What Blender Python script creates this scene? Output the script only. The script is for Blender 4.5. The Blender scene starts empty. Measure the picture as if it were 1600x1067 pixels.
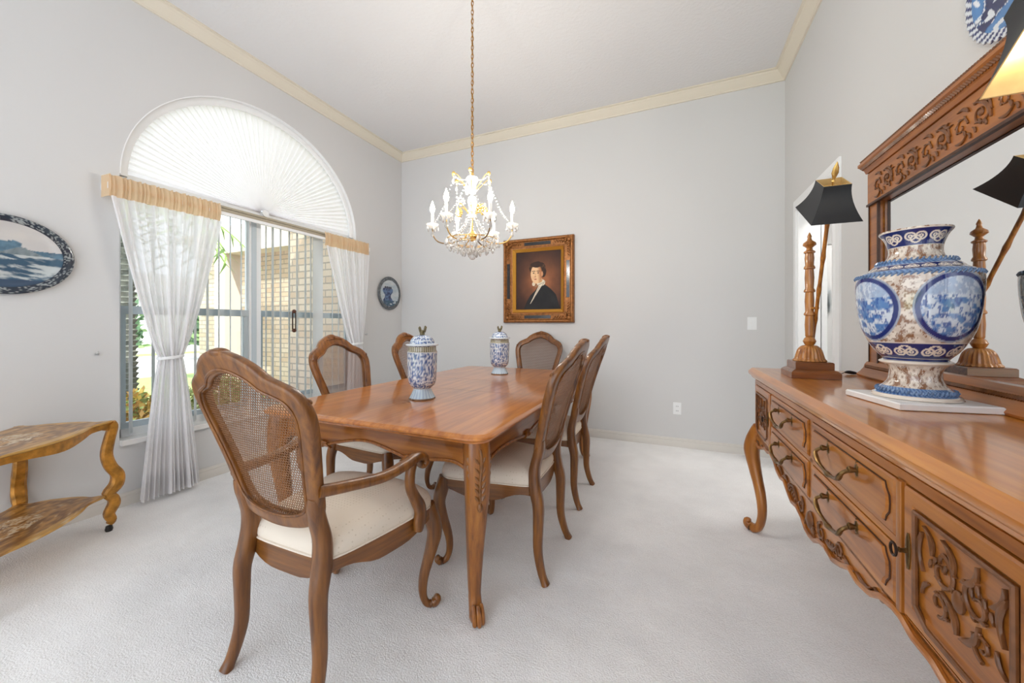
import bpy, math, random
import numpy as np
from mathutils import Vector, Matrix
random.seed(4)
PI = math.pi
S = bpy.context.scene
COL = S.collection

# ------------------------------------------------------------------ camera, world, sun, exposure
cam_d = bpy.data.cameras.new('camera')
cam = bpy.data.objects.new('camera', cam_d); COL.objects.link(cam)
FPX = 583.0
cam_d.sensor_width = 36.0
cam_d.lens = FPX / 1600 * 36.0
YAW = math.atan(250 / FPX)
cam.location = (0, 0, 1.18)
cam.rotation_euler = (PI / 2, 0, YAW)
cam_d.shift_y = -(533.5 - 508.0) / 1600
cam_d.clip_start = 0.02
S.camera = cam

W = bpy.data.worlds.new('world'); S.world = W; W.use_nodes = True
bg = W.node_tree.nodes['Background']
bg.inputs[0].default_value = (0.885, 0.955, 1.06, 1)
bg.inputs[1].default_value = 2.0

sun_d = bpy.data.lights.new('sun', 'SUN'); sun_d.energy = 4.5; sun_d.angle = 0.01; sun_d.color = (1, .95, .86)
sun = bpy.data.objects.new('sun', sun_d); COL.objects.link(sun)
sun.rotation_euler = Vector((-0.75, 0.35, -1.0)).to_track_quat('-Z', 'Y').to_euler()

S.view_settings.view_transform = 'Standard'
S.view_settings.look = 'None'
S.view_settings.gamma = 1
S.view_settings.use_curve_mapping = False
S.view_settings.exposure = 0.50
S.cycles.use_adaptive_sampling = False
S.cycles.caustics_reflective = False
S.cycles.caustics_refractive = False
S.cycles.max_bounces = 10
S.cycles.diffuse_bounces = 7
S.cycles.transparent_max_bounces = 24
S.cycles.sample_clamp_indirect = 4

# room numbers
LW, RW, BW, CH = -3.29, 0.915, 3.965, 3.42
YB = -2.6            # where the room opens behind the viewer
# ------------------------------------------------------------------ small maths
def spl(P, n=8, closed=False):
    P = [np.array(p, float) for p in P]; m = len(P); out = []
    rng = range(m if closed else m - 1)
    for i in rng:
        if closed: a, b, c, d = P[(i - 1) % m], P[i], P[(i + 1) % m], P[(i + 2) % m]
        else: a, b, c, d = P[max(i - 1, 0)], P[i], P[i + 1], P[min(i + 2, m - 1)]
        for k in range(n):
            t = k / n
            out.append(.5 * ((2 * b) + (-a + c) * t + (2 * a - 5 * b + 4 * c - d) * t * t + (-a + 3 * b - 3 * c + d) * t ** 3))
    if not closed: out.append(P[-1])
    return out
def lerp(a, b, t): return a + (b - a) * t
def sstep(a, b, x):
    t = np.clip((x - a) / (b - a), 0, 1); return t * t * (3 - 2 * t)
def lin(c):
    return tuple(((v / 255) / 12.92 if v <= 10 else (((v / 255) + .055) / 1.055) ** 2.4) for v in c)
_rs = np.random.RandomState(7); _T = _rs.rand(256, 256)
def vnoise(x, y):
    x = np.asarray(x, float); y = np.asarray(y, float)
    xi = np.floor(x).astype(int); yi = np.floor(y).astype(int); fx = x - xi; fy = y - yi
    fx = fx * fx * (3 - 2 * fx); fy = fy * fy * (3 - 2 * fy)
    g = lambda i, j: _T[i % 256, j % 256]
    return (g(xi, yi) * (1 - fx) + g(xi + 1, yi) * fx) * (1 - fy) + (g(xi, yi + 1) * (1 - fx) + g(xi + 1, yi + 1) * fx) * fy
def fbm(x, y, o=4):
    s = 0; a = .5
    for k in range(o): s = s + a * vnoise(x * 2 ** k + 17 * k, y * 2 ** k + 31 * k); a *= .5
    return s / (1 - .5 ** o)
def mixc(a, b, t):
    t = np.asarray(t)[..., None]; return np.asarray(a) * (1 - t) + np.asarray(b) * t

# ------------------------------------------------------------------ mesh builder
class M:
    def __init__(s, f=None): s.v = []; s.f = []; s.fn = f
    def add(s, V, F):
        b = len(s.v)
        s.v += [tuple(float(q) for q in p) for p in V]; s.f += [tuple(i + b for i in q) for q in F]; return s
    def box(s, a, b, bev=0):
        x0, y0, z0 = a; x1, y1, z1 = b
        if x0 > x1: x0, x1 = x1, x0
        if y0 > y1: y0, y1 = y1, y0
        if z0 > z1: z0, z1 = z1, z0
        if bev: return s.mould([(x0, y0), (x1, y0), (x1, y1), (x0, y1)], [(bev, z0), (0, z0 + bev), (0, z1 - bev), (bev, z1)])
        V = [(x0, y0, z0), (x1, y0, z0), (x1, y1, z0), (x0, y1, z0), (x0, y0, z1), (x1, y0, z1), (x1, y1, z1), (x0, y1, z1)]
        return s.add(V, [(0, 3, 2, 1), (4, 5, 6, 7), (0, 1, 5, 4), (1, 2, 6, 5), (2, 3, 7, 6), (3, 0, 4, 7)])
    def rings(s, R, closed=True, cap=True, loop=False):
        n = len(R[0]); V = [p for r in R for p in r]; F = []
        m = len(R)
        for i in range(m if loop else m - 1):
            i2 = (i + 1) % m
            for j in range(n if closed else n - 1):
                k = (j + 1) % n; F.append((i * n + j, i * n + k, i2 * n + k, i2 * n + j))
        if cap and not loop and closed: F += [tuple(range(n - 1, -1, -1)), tuple((m - 1) * n + j for j in range(n))]
        return s.add(V, F)
    def mould(s, outline, prof):
        """stack of inward-offset copies of a ccw outline; prof = [(inset, z)]"""
        o = np.array(outline, float); n = len(o)
        e = np.roll(o, -1, 0) - o; e /= (np.linalg.norm(e, axis=1)[:, None] + 1e-12)
        nr = np.stack([-e[:, 1], e[:, 0]], 1); np_ = np.roll(nr, 1, 0)
        m = nr + np_; m /= (np.sum(m * nr, 1)[:, None] + 1e-9)
        m = np.clip(m, -2, 2)
        return s.rings([[(p[0], p[1], z) for p in (o + m * d)] for d, z in prof])
    def sweep(s, P, w, h=None, n=10, ref=(0, 1, 0), pw=2.0, closed=False, cap=True, roll=0):
        """superellipse section (w along side, h along ref-ish) carried along P"""
        P = [np.array(p, float) for p in P]; m = len(P); R = []
        if not hasattr(w, '__len__'): w = [w] * m
        if h is None: h = w
        if not hasattr(h, '__len__'): h = [h] * m
        ref = np.array(ref, float)
        for i in range(m):
            a = P[(i - 1) % m] if closed or i else P[i]; b = P[(i + 1) % m] if closed or i < m - 1 else P[i]
            T = b - a; T /= np.linalg.norm(T) + 1e-12
            sd = np.cross(ref, T); l = np.linalg.norm(sd)
            if l < 1e-3: sd = np.cross((1, 0, .1), T); l = np.linalg.norm(sd)
            sd /= l; up = np.cross(T, sd)
            ring = []
            for k in range(n):
                t = 2 * PI * k / n + PI / n + roll; c, q = math.cos(t), math.sin(t)
                cc = math.copysign(abs(c) ** (2 / pw), c); qq = math.copysign(abs(q) ** (2 / pw), q)
                ring.append(P[i] + sd * cc * w[i] + up * qq * h[i])
            R.append(ring)
        return s.rings(R, loop=closed, cap=cap)
    def lathe(s, prof, n=32, c=(0, 0, 0), axis=None, fl=0, nf=0, sq=None):
        R = []
        for r, z in prof:
            ring = []
            for k in range(n):
                t = 2 * PI * k / n; rr = r * (1 + (fl * math.cos(nf * t) if nf else 0))
                ring.append((c[0] + rr * math.cos(t), c[1] + rr * math.sin(t), c[2] + z))
            R.append(ring)
        if axis is not None:
            q = Vector((0, 0, 1)).rotation_difference(Vector(axis)).to_matrix(); cv = Vector(c)
            R = [[tuple(q @ (Vector(p) - cv) + cv) for p in r] for r in R]
        return s.rings(R)
    def ball(s, c, r, n=8, sc=(1, 1, 1)):
        R = []
        for i in range(1, n):
            a = PI * i / n
            R.append([(c[0] + r * sc[0] * math.sin(a) * math.cos(2 * PI * k / n), c[1] + r * sc[1] * math.sin(a) * math.sin(2 * PI * k / n), c[2] - r * sc[2] * math.cos(a)) for k in range(n)])
        return s.rings(R)
    def strip(s, path, ztop, zbot, th, side=1):
        """upright band following path (xy), top z and bottom z per point, thickness to the left*side"""
        P = np.array(path, float)[:, :2]; n = len(P)
        T = np.gradient(P, axis=0); T /= np.linalg.norm(T, axis=1)[:, None] + 1e-12
        N = np.stack([-T[:, 1], T[:, 0]], 1) * side
        zt = ztop if hasattr(ztop, '__len__') else [ztop] * n
        zb = zbot if hasattr(zbot, '__len__') else [zbot] * n
        R = []
        for i in range(n):
            a, b = P[i], P[i] + N[i] * th
            R.append([(a[0], a[1], zb[i]), (a[0], a[1], zt[i]), (b[0], b[1], zt[i]), (b[0], b[1], zb[i])])
        return s.rings(R)
    def grid(s, fn, nu, nv):
        V = [fn(i / (nu - 1), j / (nv - 1)) for i in range(nu) for j in range(nv)]
        F = [(i * nv + j, (i + 1) * nv + j, (i + 1) * nv + j + 1, i * nv + j + 1) for i in range(nu - 1) for j in range(nv - 1)]
        return s.add(V, F)
    def mesh(s, name, mat, smooth=40, paint=None):
        v = s.v if s.fn is None else [s.fn(*p) for p in s.v]
        me = bpy.data.meshes.new(name); me.from_pydata(v, [], s.f)
        bm_fix(me)
        me.materials.append(mat)
        if smooth:
            me.polygons.foreach_set('use_smooth', [True] * len(me.polygons))
            me.set_sharp_from_angle(angle=math.radians(smooth))
        if paint is not None:
            co = np.zeros(len(me.vertices) * 3); me.vertices.foreach_get('co', co); co = co.reshape(-1, 3)
            rgb = np.clip(paint(co), 0, 1); rgba = np.ones((len(co), 4)); rgba[:, :3] = rgb
            at = me.color_attributes.new('Col', 'FLOAT_COLOR', 'POINT'); at.data.foreach_set('color', rgba.ravel())
        me.update(); return me
    def build(s, name, mat, parent=None, smooth=40, paint=None):
        o = bpy.data.objects.new(name, s.mesh(name, mat, smooth, paint)); COL.objects.link(o)
        if parent is not None: o.parent = parent
        return o
import bmesh
def bm_fix(me):
    b = bmesh.new(); b.from_mesh(me); bmesh.ops.recalc_face_normals(b, faces=b.faces); b.to_mesh(me); b.free()

def thing(name, label, cat, loc=(0, 0, 0), rz=0, group=None):
    o = bpy.data.objects.new(name, None); COL.objects.link(o); o.location = loc; o.rotation_euler = (0, 0, rz)
    o.empty_display_size = .05
    return tag(o, label, cat, group)
def tag(o, label, cat, group=None, kind=None):
    o['label'] = label; o['category'] = cat
    if group: o['group'] = group
    if kind: o['kind'] = kind
    return o
def struct(o): o['kind'] = 'structure'; return o
KIDS = {}
def dup(root, loc, rz, label, group=None, scale=None):
    def cp(o, par):
        c = o.copy(); COL.objects.link(c)
        if par is not None: c.parent = par
        for ch in [x for x in COL.objects if x.parent == o and x is not c]: cp(ch, c)
        return c
    r = cp(root, None); r.location = loc; r.rotation_euler = (0, 0, rz); r['label'] = label
    if scale: r.scale = scale
    return r

# ------------------------------------------------------------------ materials
def newmat(name):
    m = bpy.data.materials.new(name); m.use_nodes = True; nt = m.node_tree
    return m, nt, nt.nodes['Principled BSDF']
def mat(name, col, rough=.5, metal=0, coat=0, bump=None, var=0, vscale=4, spec=.5, emit=None, estr=0, sheen=0, trans=0, ior=1.45):
    m, nt, p = newmat(name); N = nt.nodes; L = nt.links
    p.inputs['Base Color'].default_value = (*col, 1); p.inputs['Roughness'].default_value = rough
    p.inputs['Metallic'].default_value = metal; p.inputs['Coat Weight'].default_value = coat
    p.inputs['Coat Roughness'].default_value = .08; p.inputs['Specular IOR Level'].default_value = spec
    p.inputs['Sheen Weight'].default_value = sheen; p.inputs['Transmission Weight'].default_value = trans; p.inputs['IOR'].default_value = ior
    if emit: p.inputs['Emission Color'].default_value = (*emit, 1); p.inputs['Emission Strength'].default_value = estr
    tc = N.new('ShaderNodeTexCoord')
    if var:
        nz = N.new('ShaderNodeTexNoise'); nz.inputs['Scale'].default_value = vscale; nz.inputs['Detail'].default_value = 5
        L.new(tc.outputs['Object'], nz.inputs['Vector'])
        mr = N.new('ShaderNodeMapRange'); mr.inputs[1].default_value = .3; mr.inputs[2].default_value = .7; mr.inputs[3].default_value = 1 - var; mr.inputs[4].default_value = 1 + var * .5
        L.new(nz.outputs[0], mr.inputs[0])
        mx = N.new('ShaderNodeMix'); mx.data_type = 'RGBA'; mx.blend_type = 'MULTIPLY'; mx.inputs[0].default_value = 1
        mx.inputs[6].default_value = (*col, 1)
        cb = N.new('ShaderNodeCombineColor'); [L.new(mr.outputs[0], cb.inputs[i]) for i in range(3)]
        L.new(cb.outputs[0], mx.inputs[7]); L.new(mx.outputs[2], p.inputs['Base Color'])
    if bump:
        sc, st, dist = bump
        nb = N.new('ShaderNodeTexNoise'); nb.inputs['Scale'].default_value = sc; nb.inputs['Detail'].default_value = 6
        L.new(tc.outputs['Object'], nb.inputs['Vector'])
        b = N.new('ShaderNodeBump'); b.inputs['Strength'].default_value = st; b.inputs['Distance'].default_value = dist
        L.new(nb.outputs[0], b.inputs['Height']); L.new(b.outputs[0], p.inputs['Normal'])
    return m
def wood(name, c1, c2, dark, axis='Z', rough=.32, coat=.3, scale=1.0, fig=.5):
    m, nt, p = newmat(name); N = nt.nodes; L = nt.links
    tc = N.new('ShaderNodeTexCoord'); mp = N.new('ShaderNodeMapping'); L.new(tc.outputs['Object'], mp.inputs[0])
    s = {'X': (1.2, 22, 22), 'Y': (22, 1.2, 22), 'Z': (22, 22, 1.6), 'H': (1.4, 1.4, 26)}[axis]; mp.inputs['Scale'].default_value = [q * scale for q in s]
    n1 = N.new('ShaderNodeTexNoise'); n1.inputs['Scale'].default_value = 1.6; n1.inputs['Detail'].default_value = 3 if .28 < rough < .29 else 6; n1.inputs['Roughness'].default_value = .62; n1.inputs['Distortion'].default_value = .25
    L.new(mp.outputs[0], n1.inputs['Vector'])
    r = N.new('ShaderNodeValToRGB'); e = r.color_ramp.elements
    e[0].position = .28; e[0].color = (*dark, 1); e[1].position = .72; e[1].color = (*c2, 1)
    k = e.new(.47); k.color = (*c1, 1)
    L.new(n1.outputs[0], r.inputs[0])
    n2 = N.new('ShaderNodeTexNoise'); n2.inputs['Scale'].default_value = 3.0; n2.inputs['Detail'].default_value = 3; L.new(tc.outputs['Object'], n2.inputs['Vector'])
    mr = N.new('ShaderNodeMapRange'); mr.inputs[1].default_value = .3; mr.inputs[2].default_value = .7; mr.inputs[3].default_value = 1 - .3 * fig; mr.inputs[4].default_value = 1 + .2 * fig
    L.new(n2.outputs[0], mr.inputs[0])
    mx = N.new('ShaderNodeMix'); mx.data_type = 'RGBA'; mx.blend_type = 'MULTIPLY'; mx.inputs[0].default_value = 1
    cb = N.new('ShaderNodeCombineColor'); [L.new(mr.outputs[0], cb.inputs[i]) for i in range(3)]
    L.new(r.outputs[0], mx.inputs[6]); L.new(cb.outputs[0], mx.inputs[7]); L.new(mx.outputs[2], p.inputs['Base Color'])
    p.inputs['Roughness'].default_value = rough; p.inputs['Coat Weight'].default_value = coat; p.inputs['Coat Roughness'].default_value = .1; flat = .28 < rough < .29
    b = N.new('ShaderNodeBump'); b.inputs['Strength'].default_value = .10; b.inputs['Distance'].default_value = .0006
    L.new(n1.outputs[0], b.inputs['Height'])
    if not flat: L.new(b.outputs[0], p.inputs['Normal'])
    return m
def painted(name, rough=.2, coat=.5, metal=0, bump=None):
    m, nt, p = newmat(name); a = nt.nodes.new('ShaderNodeVertexColor'); a.layer_name = 'Col'
    nt.links.new(a.outputs[0], p.inputs['Base Color']); p.inputs['Roughness'].default_value = rough; p.inputs['Coat Weight'].default_value = coat; p.inputs['Metallic'].default_value = metal
    p.inputs['Coat Roughness'].default_value = .05
    if bump:
        tc = nt.nodes.new('ShaderNodeTexCoord'); nb = nt.nodes.new('ShaderNodeTexNoise'); nb.inputs['Scale'].default_value = bump[0]
        nt.links.new(tc.outputs['Object'], nb.inputs['Vector']); b = nt.nodes.new('ShaderNodeBump'); b.inputs['Strength'].default_value = bump[1]; b.inputs['Distance'].default_value = .002
        nt.links.new(nb.outputs[0], b.inputs['Height']); nt.links.new(b.outputs[0], p.inputs['Normal'])
    return m
def cloth(name, col, transl=.5, transp=0., rough=.8):
    m = bpy.data.materials.new(name); m.use_nodes = True; nt = m.node_tree; N = nt.nodes; L = nt.links; N.remove(N['Principled BSDF'])
    out = N['Material Output']; d = N.new('ShaderNodeBsdfDiffuse'); t = N.new('ShaderNodeBsdfTranslucent'); q = N.new('ShaderNodeBsdfTransparent')
    d.inputs[0].default_value = (*col, 1); t.inputs[0].default_value = (*col, 1)
    a = N.new('ShaderNodeMixShader'); a.inputs[0].default_value = transl; L.new(d.outputs[0], a.inputs[1]); L.new(t.outputs[0], a.inputs[2])
    b = N.new('ShaderNodeMixShader'); b.inputs[0].default_value = transp; L.new(a.outputs[0], b.inputs[1]); L.new(q.outputs[0], b.inputs[2])
    tc = N.new('ShaderNodeTexCoord'); w = N.new('ShaderNodeTexNoise'); w.inputs['Scale'].default_value = 300; L.new(tc.outputs['Object'], w.inputs['Vector'])
    bp = N.new('ShaderNodeBump'); bp.inputs['Strength'].default_value = .15; bp.inputs['Distance'].default_value = .001; L.new(w.outputs[0], bp.inputs['Height']); L.new(bp.outputs[0], d.inputs['Normal'])
    L.new(b.outputs[0], out.inputs[0]); return m
def pane(name, tint=(1, 1, 1), refl=1.0):
    m = bpy.data.materials.new(name); m.use_nodes = True; nt = m.node_tree; N = nt.nodes; L = nt.links; N.remove(N['Principled BSDF'])
    out = N['Material Output']; g = N.new('ShaderNodeBsdfGlossy'); g.inputs['Roughness'].default_value = .02; q = N.new('ShaderNodeBsdfTransparent'); q.inputs[0].default_value = (*tint, 1)
    fr = N.new('ShaderNodeFresnel'); fr.inputs[0].default_value = 1.45; ml = N.new('ShaderNodeMath'); ml.operation = 'MULTIPLY'; ml.inputs[1].default_value = refl; L.new(fr.outputs[0], ml.inputs[0])
    a = N.new('ShaderNodeMixShader'); L.new(ml.outputs[0], a.inputs[0]); L.new(q.outputs[0], a.inputs[1]); L.new(g.outputs[0], a.inputs[2]); L.new(a.outputs[0], out.inputs[0]); return m
def brick(name, c1, c2, mortar, ax='XZ'):
    m, nt, p = newmat(name); N = nt.nodes; L = nt.links
    tc = N.new('ShaderNodeTexCoord'); sp = N.new('ShaderNodeSeparateXYZ'); cb = N.new('ShaderNodeCombineXYZ'); L.new(tc.outputs['Object'], sp.inputs[0])
    L.new(sp.outputs[ax[0]], cb.inputs[0]); L.new(sp.outputs['Z'], cb.inputs[1])
    b = N.new('ShaderNodeTexBrick'); L.new(cb.outputs[0], b.inputs['Vector'])
    b.inputs['Scale'].default_value = 1; b.inputs['Brick Width'].default_value = .24; b.inputs['Row Height'].default_value = .085; b.inputs['Mortar Size'].default_value = .009
    b.inputs['Color1'].default_value = (*c1, 1); b.inputs['Color2'].default_value = (*c2, 1); b.inputs['Mortar'].default_value = (*mortar, 1)
    L.new(b.outputs[0], p.inputs['Base Color']); p.inputs['Roughness'].default_value = .9
    return m

WALLC = (.655, .652, .645)
m_wall = mat('wall_paint', WALLC, .75, bump=(90, .06, .002), spec=.2)
m_ceil = mat('ceiling_paint', (.73, .73, .735), .85, bump=(38, .55, .006), spec=.1)
m_crown = mat('crown_cream', (.73, .675, .565), .5)
m_base = mat('baseboard_paint', (.68, .65, .60), .5)
m_white = mat('white_enamel', (.85, .86, .86), .35)
m_alu = mat('window_frame_grey', (.55, .62, .66), .4)
m_marble = mat('marble_sill', (.85, .84, .82), .2, var=.08, vscale=9)

def carpet_mat():
    m, nt, p = newmat('carpet_pile'); N = nt.nodes; L = nt.links
    tc = N.new('ShaderNodeTexCoord')
    n1 = N.new('ShaderNodeTexNoise'); n1.inputs['Scale'].default_value = 2.2; n1.inputs['Detail'].default_value = 6; n1.inputs['Roughness'].default_value = .6; L.new(tc.outputs['Object'], n1.inputs['Vector'])
    r = N.new('ShaderNodeValToRGB'); e = r.color_ramp.elements; e[0].position = .36; e[0].color = (.86, .855, .85, 1); e[1].position = .62; e[1].color = (.94, .935, .93, 1); L.new(n1.outputs[0], r.inputs[0])
    n2 = N.new('ShaderNodeTexNoise'); n2.inputs['Scale'].default_value = 170; n2.inputs['Detail'].default_value = 3; L.new(tc.outputs['Object'], n2.inputs['Vector'])
    n3 = N.new('ShaderNodeTexNoise'); n3.inputs['Scale'].default_value = 5; n3.inputs['Detail'].default_value = 7; n3.inputs['Distortion'].default_value = .2; L.new(tc.outputs['Object'], n3.inputs['Vector'])
    mr = N.new('ShaderNodeMapRange'); mr.inputs[1].default_value = .3; mr.inputs[2].default_value = .7; mr.inputs[3].default_value = .91; mr.inputs[4].default_value = 1.05; L.new(n2.outputs[0], mr.inputs[0])
    mx = N.new('ShaderNodeMix'); mx.data_type = 'RGBA'; mx.blend_type = 'MULTIPLY'; mx.inputs[0].default_value = 1
    cb = N.new('ShaderNodeCombineColor'); [L.new(mr.outputs[0], cb.inputs[i]) for i in range(3)]
    L.new(r.outputs[0], mx.inputs[6]); L.new(cb.outputs[0], mx.inputs[7]); L.new(mx.outputs[2], p.inputs['Base Color'])
    b1 = N.new('ShaderNodeBump'); b1.inputs['Strength'].default_value = .7; b1.inputs['Distance'].default_value = .006; L.new(n2.outputs[0], b1.inputs['Height'])
    b2 = N.new('ShaderNodeBump'); b2.inputs['Strength'].default_value = .5; b2.inputs['Distance'].default_value = .03; L.new(n3.outputs[0], b2.inputs['Height']); L.new(b1.outputs[0], b2.inputs['Normal'])
    L.new(b2.outputs[0], p.inputs['Normal']); p.inputs['Roughness'].default_value = 1; p.inputs['Specular IOR Level'].default_value = .05; p.inputs['Sheen Weight'].default_value = .15
    return m
m_carpet = carpet_mat()

m_chair = wood('chair_walnut', lin((113, 67, 24)), lin((145, 92, 34)), lin((70, 37, 13)), 'Z', .33, .25, 1.3)
m_chair_x = wood('chair_walnut_rail', lin((113, 67, 24)), lin((145, 92, 34)), lin((70, 37, 13)), 'H', .33, .25, 1.3)
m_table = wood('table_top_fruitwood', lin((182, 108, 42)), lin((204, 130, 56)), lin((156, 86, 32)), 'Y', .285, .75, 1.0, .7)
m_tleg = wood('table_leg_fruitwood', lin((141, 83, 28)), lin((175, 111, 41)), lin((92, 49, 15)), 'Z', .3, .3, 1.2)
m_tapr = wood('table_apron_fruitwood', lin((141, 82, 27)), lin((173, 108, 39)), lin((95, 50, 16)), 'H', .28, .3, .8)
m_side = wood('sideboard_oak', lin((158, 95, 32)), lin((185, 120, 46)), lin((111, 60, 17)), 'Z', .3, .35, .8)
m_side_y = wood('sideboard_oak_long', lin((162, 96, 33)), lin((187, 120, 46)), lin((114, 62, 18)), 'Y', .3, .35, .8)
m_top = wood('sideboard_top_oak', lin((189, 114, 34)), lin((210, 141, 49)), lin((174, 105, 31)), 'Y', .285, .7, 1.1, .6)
m_glaze = mat('carving_glaze', lin((112, 68, 34)), .42, coat=.2, var=.35, vscale=40)
m_tcarve = mat('leg_carving_stain', lin((126, 80, 38)), .35, coat=.2, var=.3, vscale=40)
m_groove = mat('dark_groove', lin((66, 36, 18)), .45)
m_mirwood = wood('mirror_oak', lin((154, 90, 32)), lin((179, 111, 41)), lin((109, 58, 18)), 'Y', .35, .2, .8)
m_cane = mat('cane', lin((124, 84, 52)), .5, var=.2, vscale=30)
m_seat = None
def seat_mat(name='seat_fabric', dots=True):
    m, nt, p = newmat(name); N = nt.nodes; L = nt.links
    tc = N.new('ShaderNodeTexCoord'); v = N.new('ShaderNodeTexVoronoi'); v.inputs['Scale'].default_value = 70; v.inputs['Randomness'].default_value = .1; L.new(tc.outputs['Object'], v.inputs['Vector'])
    r = N.new('ShaderNodeValToRGB'); e = r.color_ramp.elements; e[0].position = .1; e[0].color = (*lin((204, 190, 170)), 1) if dots else (*lin((222, 210, 194)), 1); e[1].position = .24; e[1].color = (*lin((226, 214, 198)), 1)
    L.new(v.outputs[0], r.inputs[0]); L.new(r.outputs[0], p.inputs['Base Color']); p.inputs['Roughness'].default_value = .9; p.inputs['Specular IOR Level'].default_value = .1
    return m
m_seat = seat_mat()
m_brass = mat('antique_brass', lin((128, 100, 62)), .35, metal=.9, var=.35, vscale=60)
m_iron = mat('dark_bronze', lin((64, 50, 42)), .4, metal=.7)
m_gold = mat('gilt', lin((226, 186, 110)), .25, metal=.8)
m_mirror = mat('mirror_silver', (.93, .94, .94), .01, metal=1)
m_black = mat('black_plastic', (.01, .01, .012), .4)
m_shade = mat('shade_black_card', lin((26, 28, 32)), .5)
m_lining = mat('shade_gold_lining', lin((232, 200, 140)), .4, metal=.35, var=.3, vscale=14)
m_bamboo = wood('lamp_bamboo_gilt', lin((172, 108, 44)), lin((206, 142, 62)), lin((112, 62, 26)), 'Z', .3, .4, 2)
m_lampw = wood('lamp_base_wood', lin((116, 66, 30)), lin((150, 90, 42)), lin((70, 36, 16)), 'X', .3, .4, 2)
m_crystal = mat('crystal_glass', (.98, .96, .92), .04, trans=.62, ior=1.5, coat=1)
m_milk = cloth('crystal_bobeche', (.97, .95, .91), .5, .1)
m_candle = mat('candle_sleeve', (.9, .88, .82), .5)
m_bulb = mat('bulb_glow', (1, 1, 1), .4, emit=(1, .88, .66), estr=22)
m_glass = pane('window_glass', (.97, .99, .985), 1.0)
m_sheer = cloth('sheer_voile', (.97, .96, .965), .5, .09)
m_header = cloth('header_tape', lin((236, 210, 176)), .45, .0)
m_fan = cloth('pleated_fabric', (.86, .84, .84), .45, 0)
m_slat = cloth('vinyl_slat', (.80, .83, .83), .3, 0)
m_porc = painted('glazed_porcelain', .12, .6)
m_canvas = painted('oil_canvas', .75, 0.0, bump=(160, .05))
m_white_slab = mat('white_marble_slab', (.86, .855, .84), .25, var=.06, vscale=12)

# ------------------------------------------------------------------ room shell
TH = .14
fl = struct(M().box((LW, YB, -.06), (RW, BW, 0)).build('floor', m_carpet, None, 0))
ce = struct(M().box((LW - TH, YB, CH), (RW + TH, BW + TH, CH + .12)).build('ceiling', m_ceil, None, 0))
struct(M().box((LW - TH, BW, -.06), (RW + TH, BW + TH, CH)).build('wall_back', m_wall, None, 0))
# left wall with arched opening
WY0, WY1, WZ0, WZA, WA, WB = 1.22, 3.19, .425, 2.165, .985, .90
WC = (WY0 + WY1) / 2
def arch_z(y, a=WA, b=WB): return WZA + b * math.sqrt(max(0, 1 - ((y - WC) / a) ** 2))
w = M()
w.box((LW - TH, YB, -.06), (LW, WY0, CH)); w.box((LW - TH, WY1, -.06), (LW, BW, CH)); w.box((LW - TH, WY0, -.06), (LW, WY1, WZ0))
ys = [WC - WA * math.cos(PI * k / 72) for k in range(73)]; ys[0] = WY0; ys[-1] = WY1
R = [[(LW, y, arch_z(y)), (LW, y, CH), (LW - TH, y, CH), (LW - TH, y, arch_z(y))] for y in ys]
w.rings(R); struct(w.build('wall_left', m_wall, None, 25))
# right wall with doorway
DY0, DY1, DZ = 2.865, 3.60, 2.09
w = M(); w.box((RW, YB, -.06), (RW + TH, DY0, CH)); w.box((RW, DY1, -.06), (RW + TH, BW, CH)); w.box((RW, DY0, DZ), (RW + TH, DY1, CH))
struct(w.build('wall_right', m_wall, None, 0))
# crown mouldings
def crown_prof(): return [(0, -.088), (.012, -.088), (.014, -.074), (.03, -.062), (.052, -.03), (.066, -.022), (.07, -.012), (.088, -.010), (.088, 0), (0, 0)]
def crown(name, a, b, nx, ny, mitre0, mitre1):
    w = M(); pr = crown_prof(); d = np.array([b[0] - a[0], b[1] - a[1]], float); d /= np.linalg.norm(d)
    R = []
    for end, mt in ((a, mitre0), (b, mitre1)):
        R.append([(end[0] + nx * q + d[0] * q * mt, end[1] + ny * q + d[1] * q * mt, CH + z) for q, z in pr])
    return struct(w.rings(R).build(name, m_crown, None, 30))
crown('trim_1', (LW, YB), (LW, BW), 1, 0, 0, -1)
crown('trim_2', (LW, BW), (RW, BW), 0, -1, 1, -1)
crown('trim_3', (RW, BW), (RW, YB), -1, 0, 1, 0)
def baseb(name, a, b, nx, ny):
    pr = [(0, 0), (.014, 0), (.014, .05), (.010, .058), (.011, .066), (.006, .074), (.005, .082), (0, .085)]
    return struct(M().rings([[(e[0] + nx * q, e[1] + ny * q, z) for q, z in pr] for e in (a, b)]).build(name, m_base, None, 30))
baseb('baseboard_left', (LW, YB), (LW, BW), 1, 0); baseb('baseboard_back', (LW, BW), (RW, BW), 0, -1)
baseb('baseboard_right', (RW, DY0 - .09), (RW, YB), -1, 0)
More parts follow.
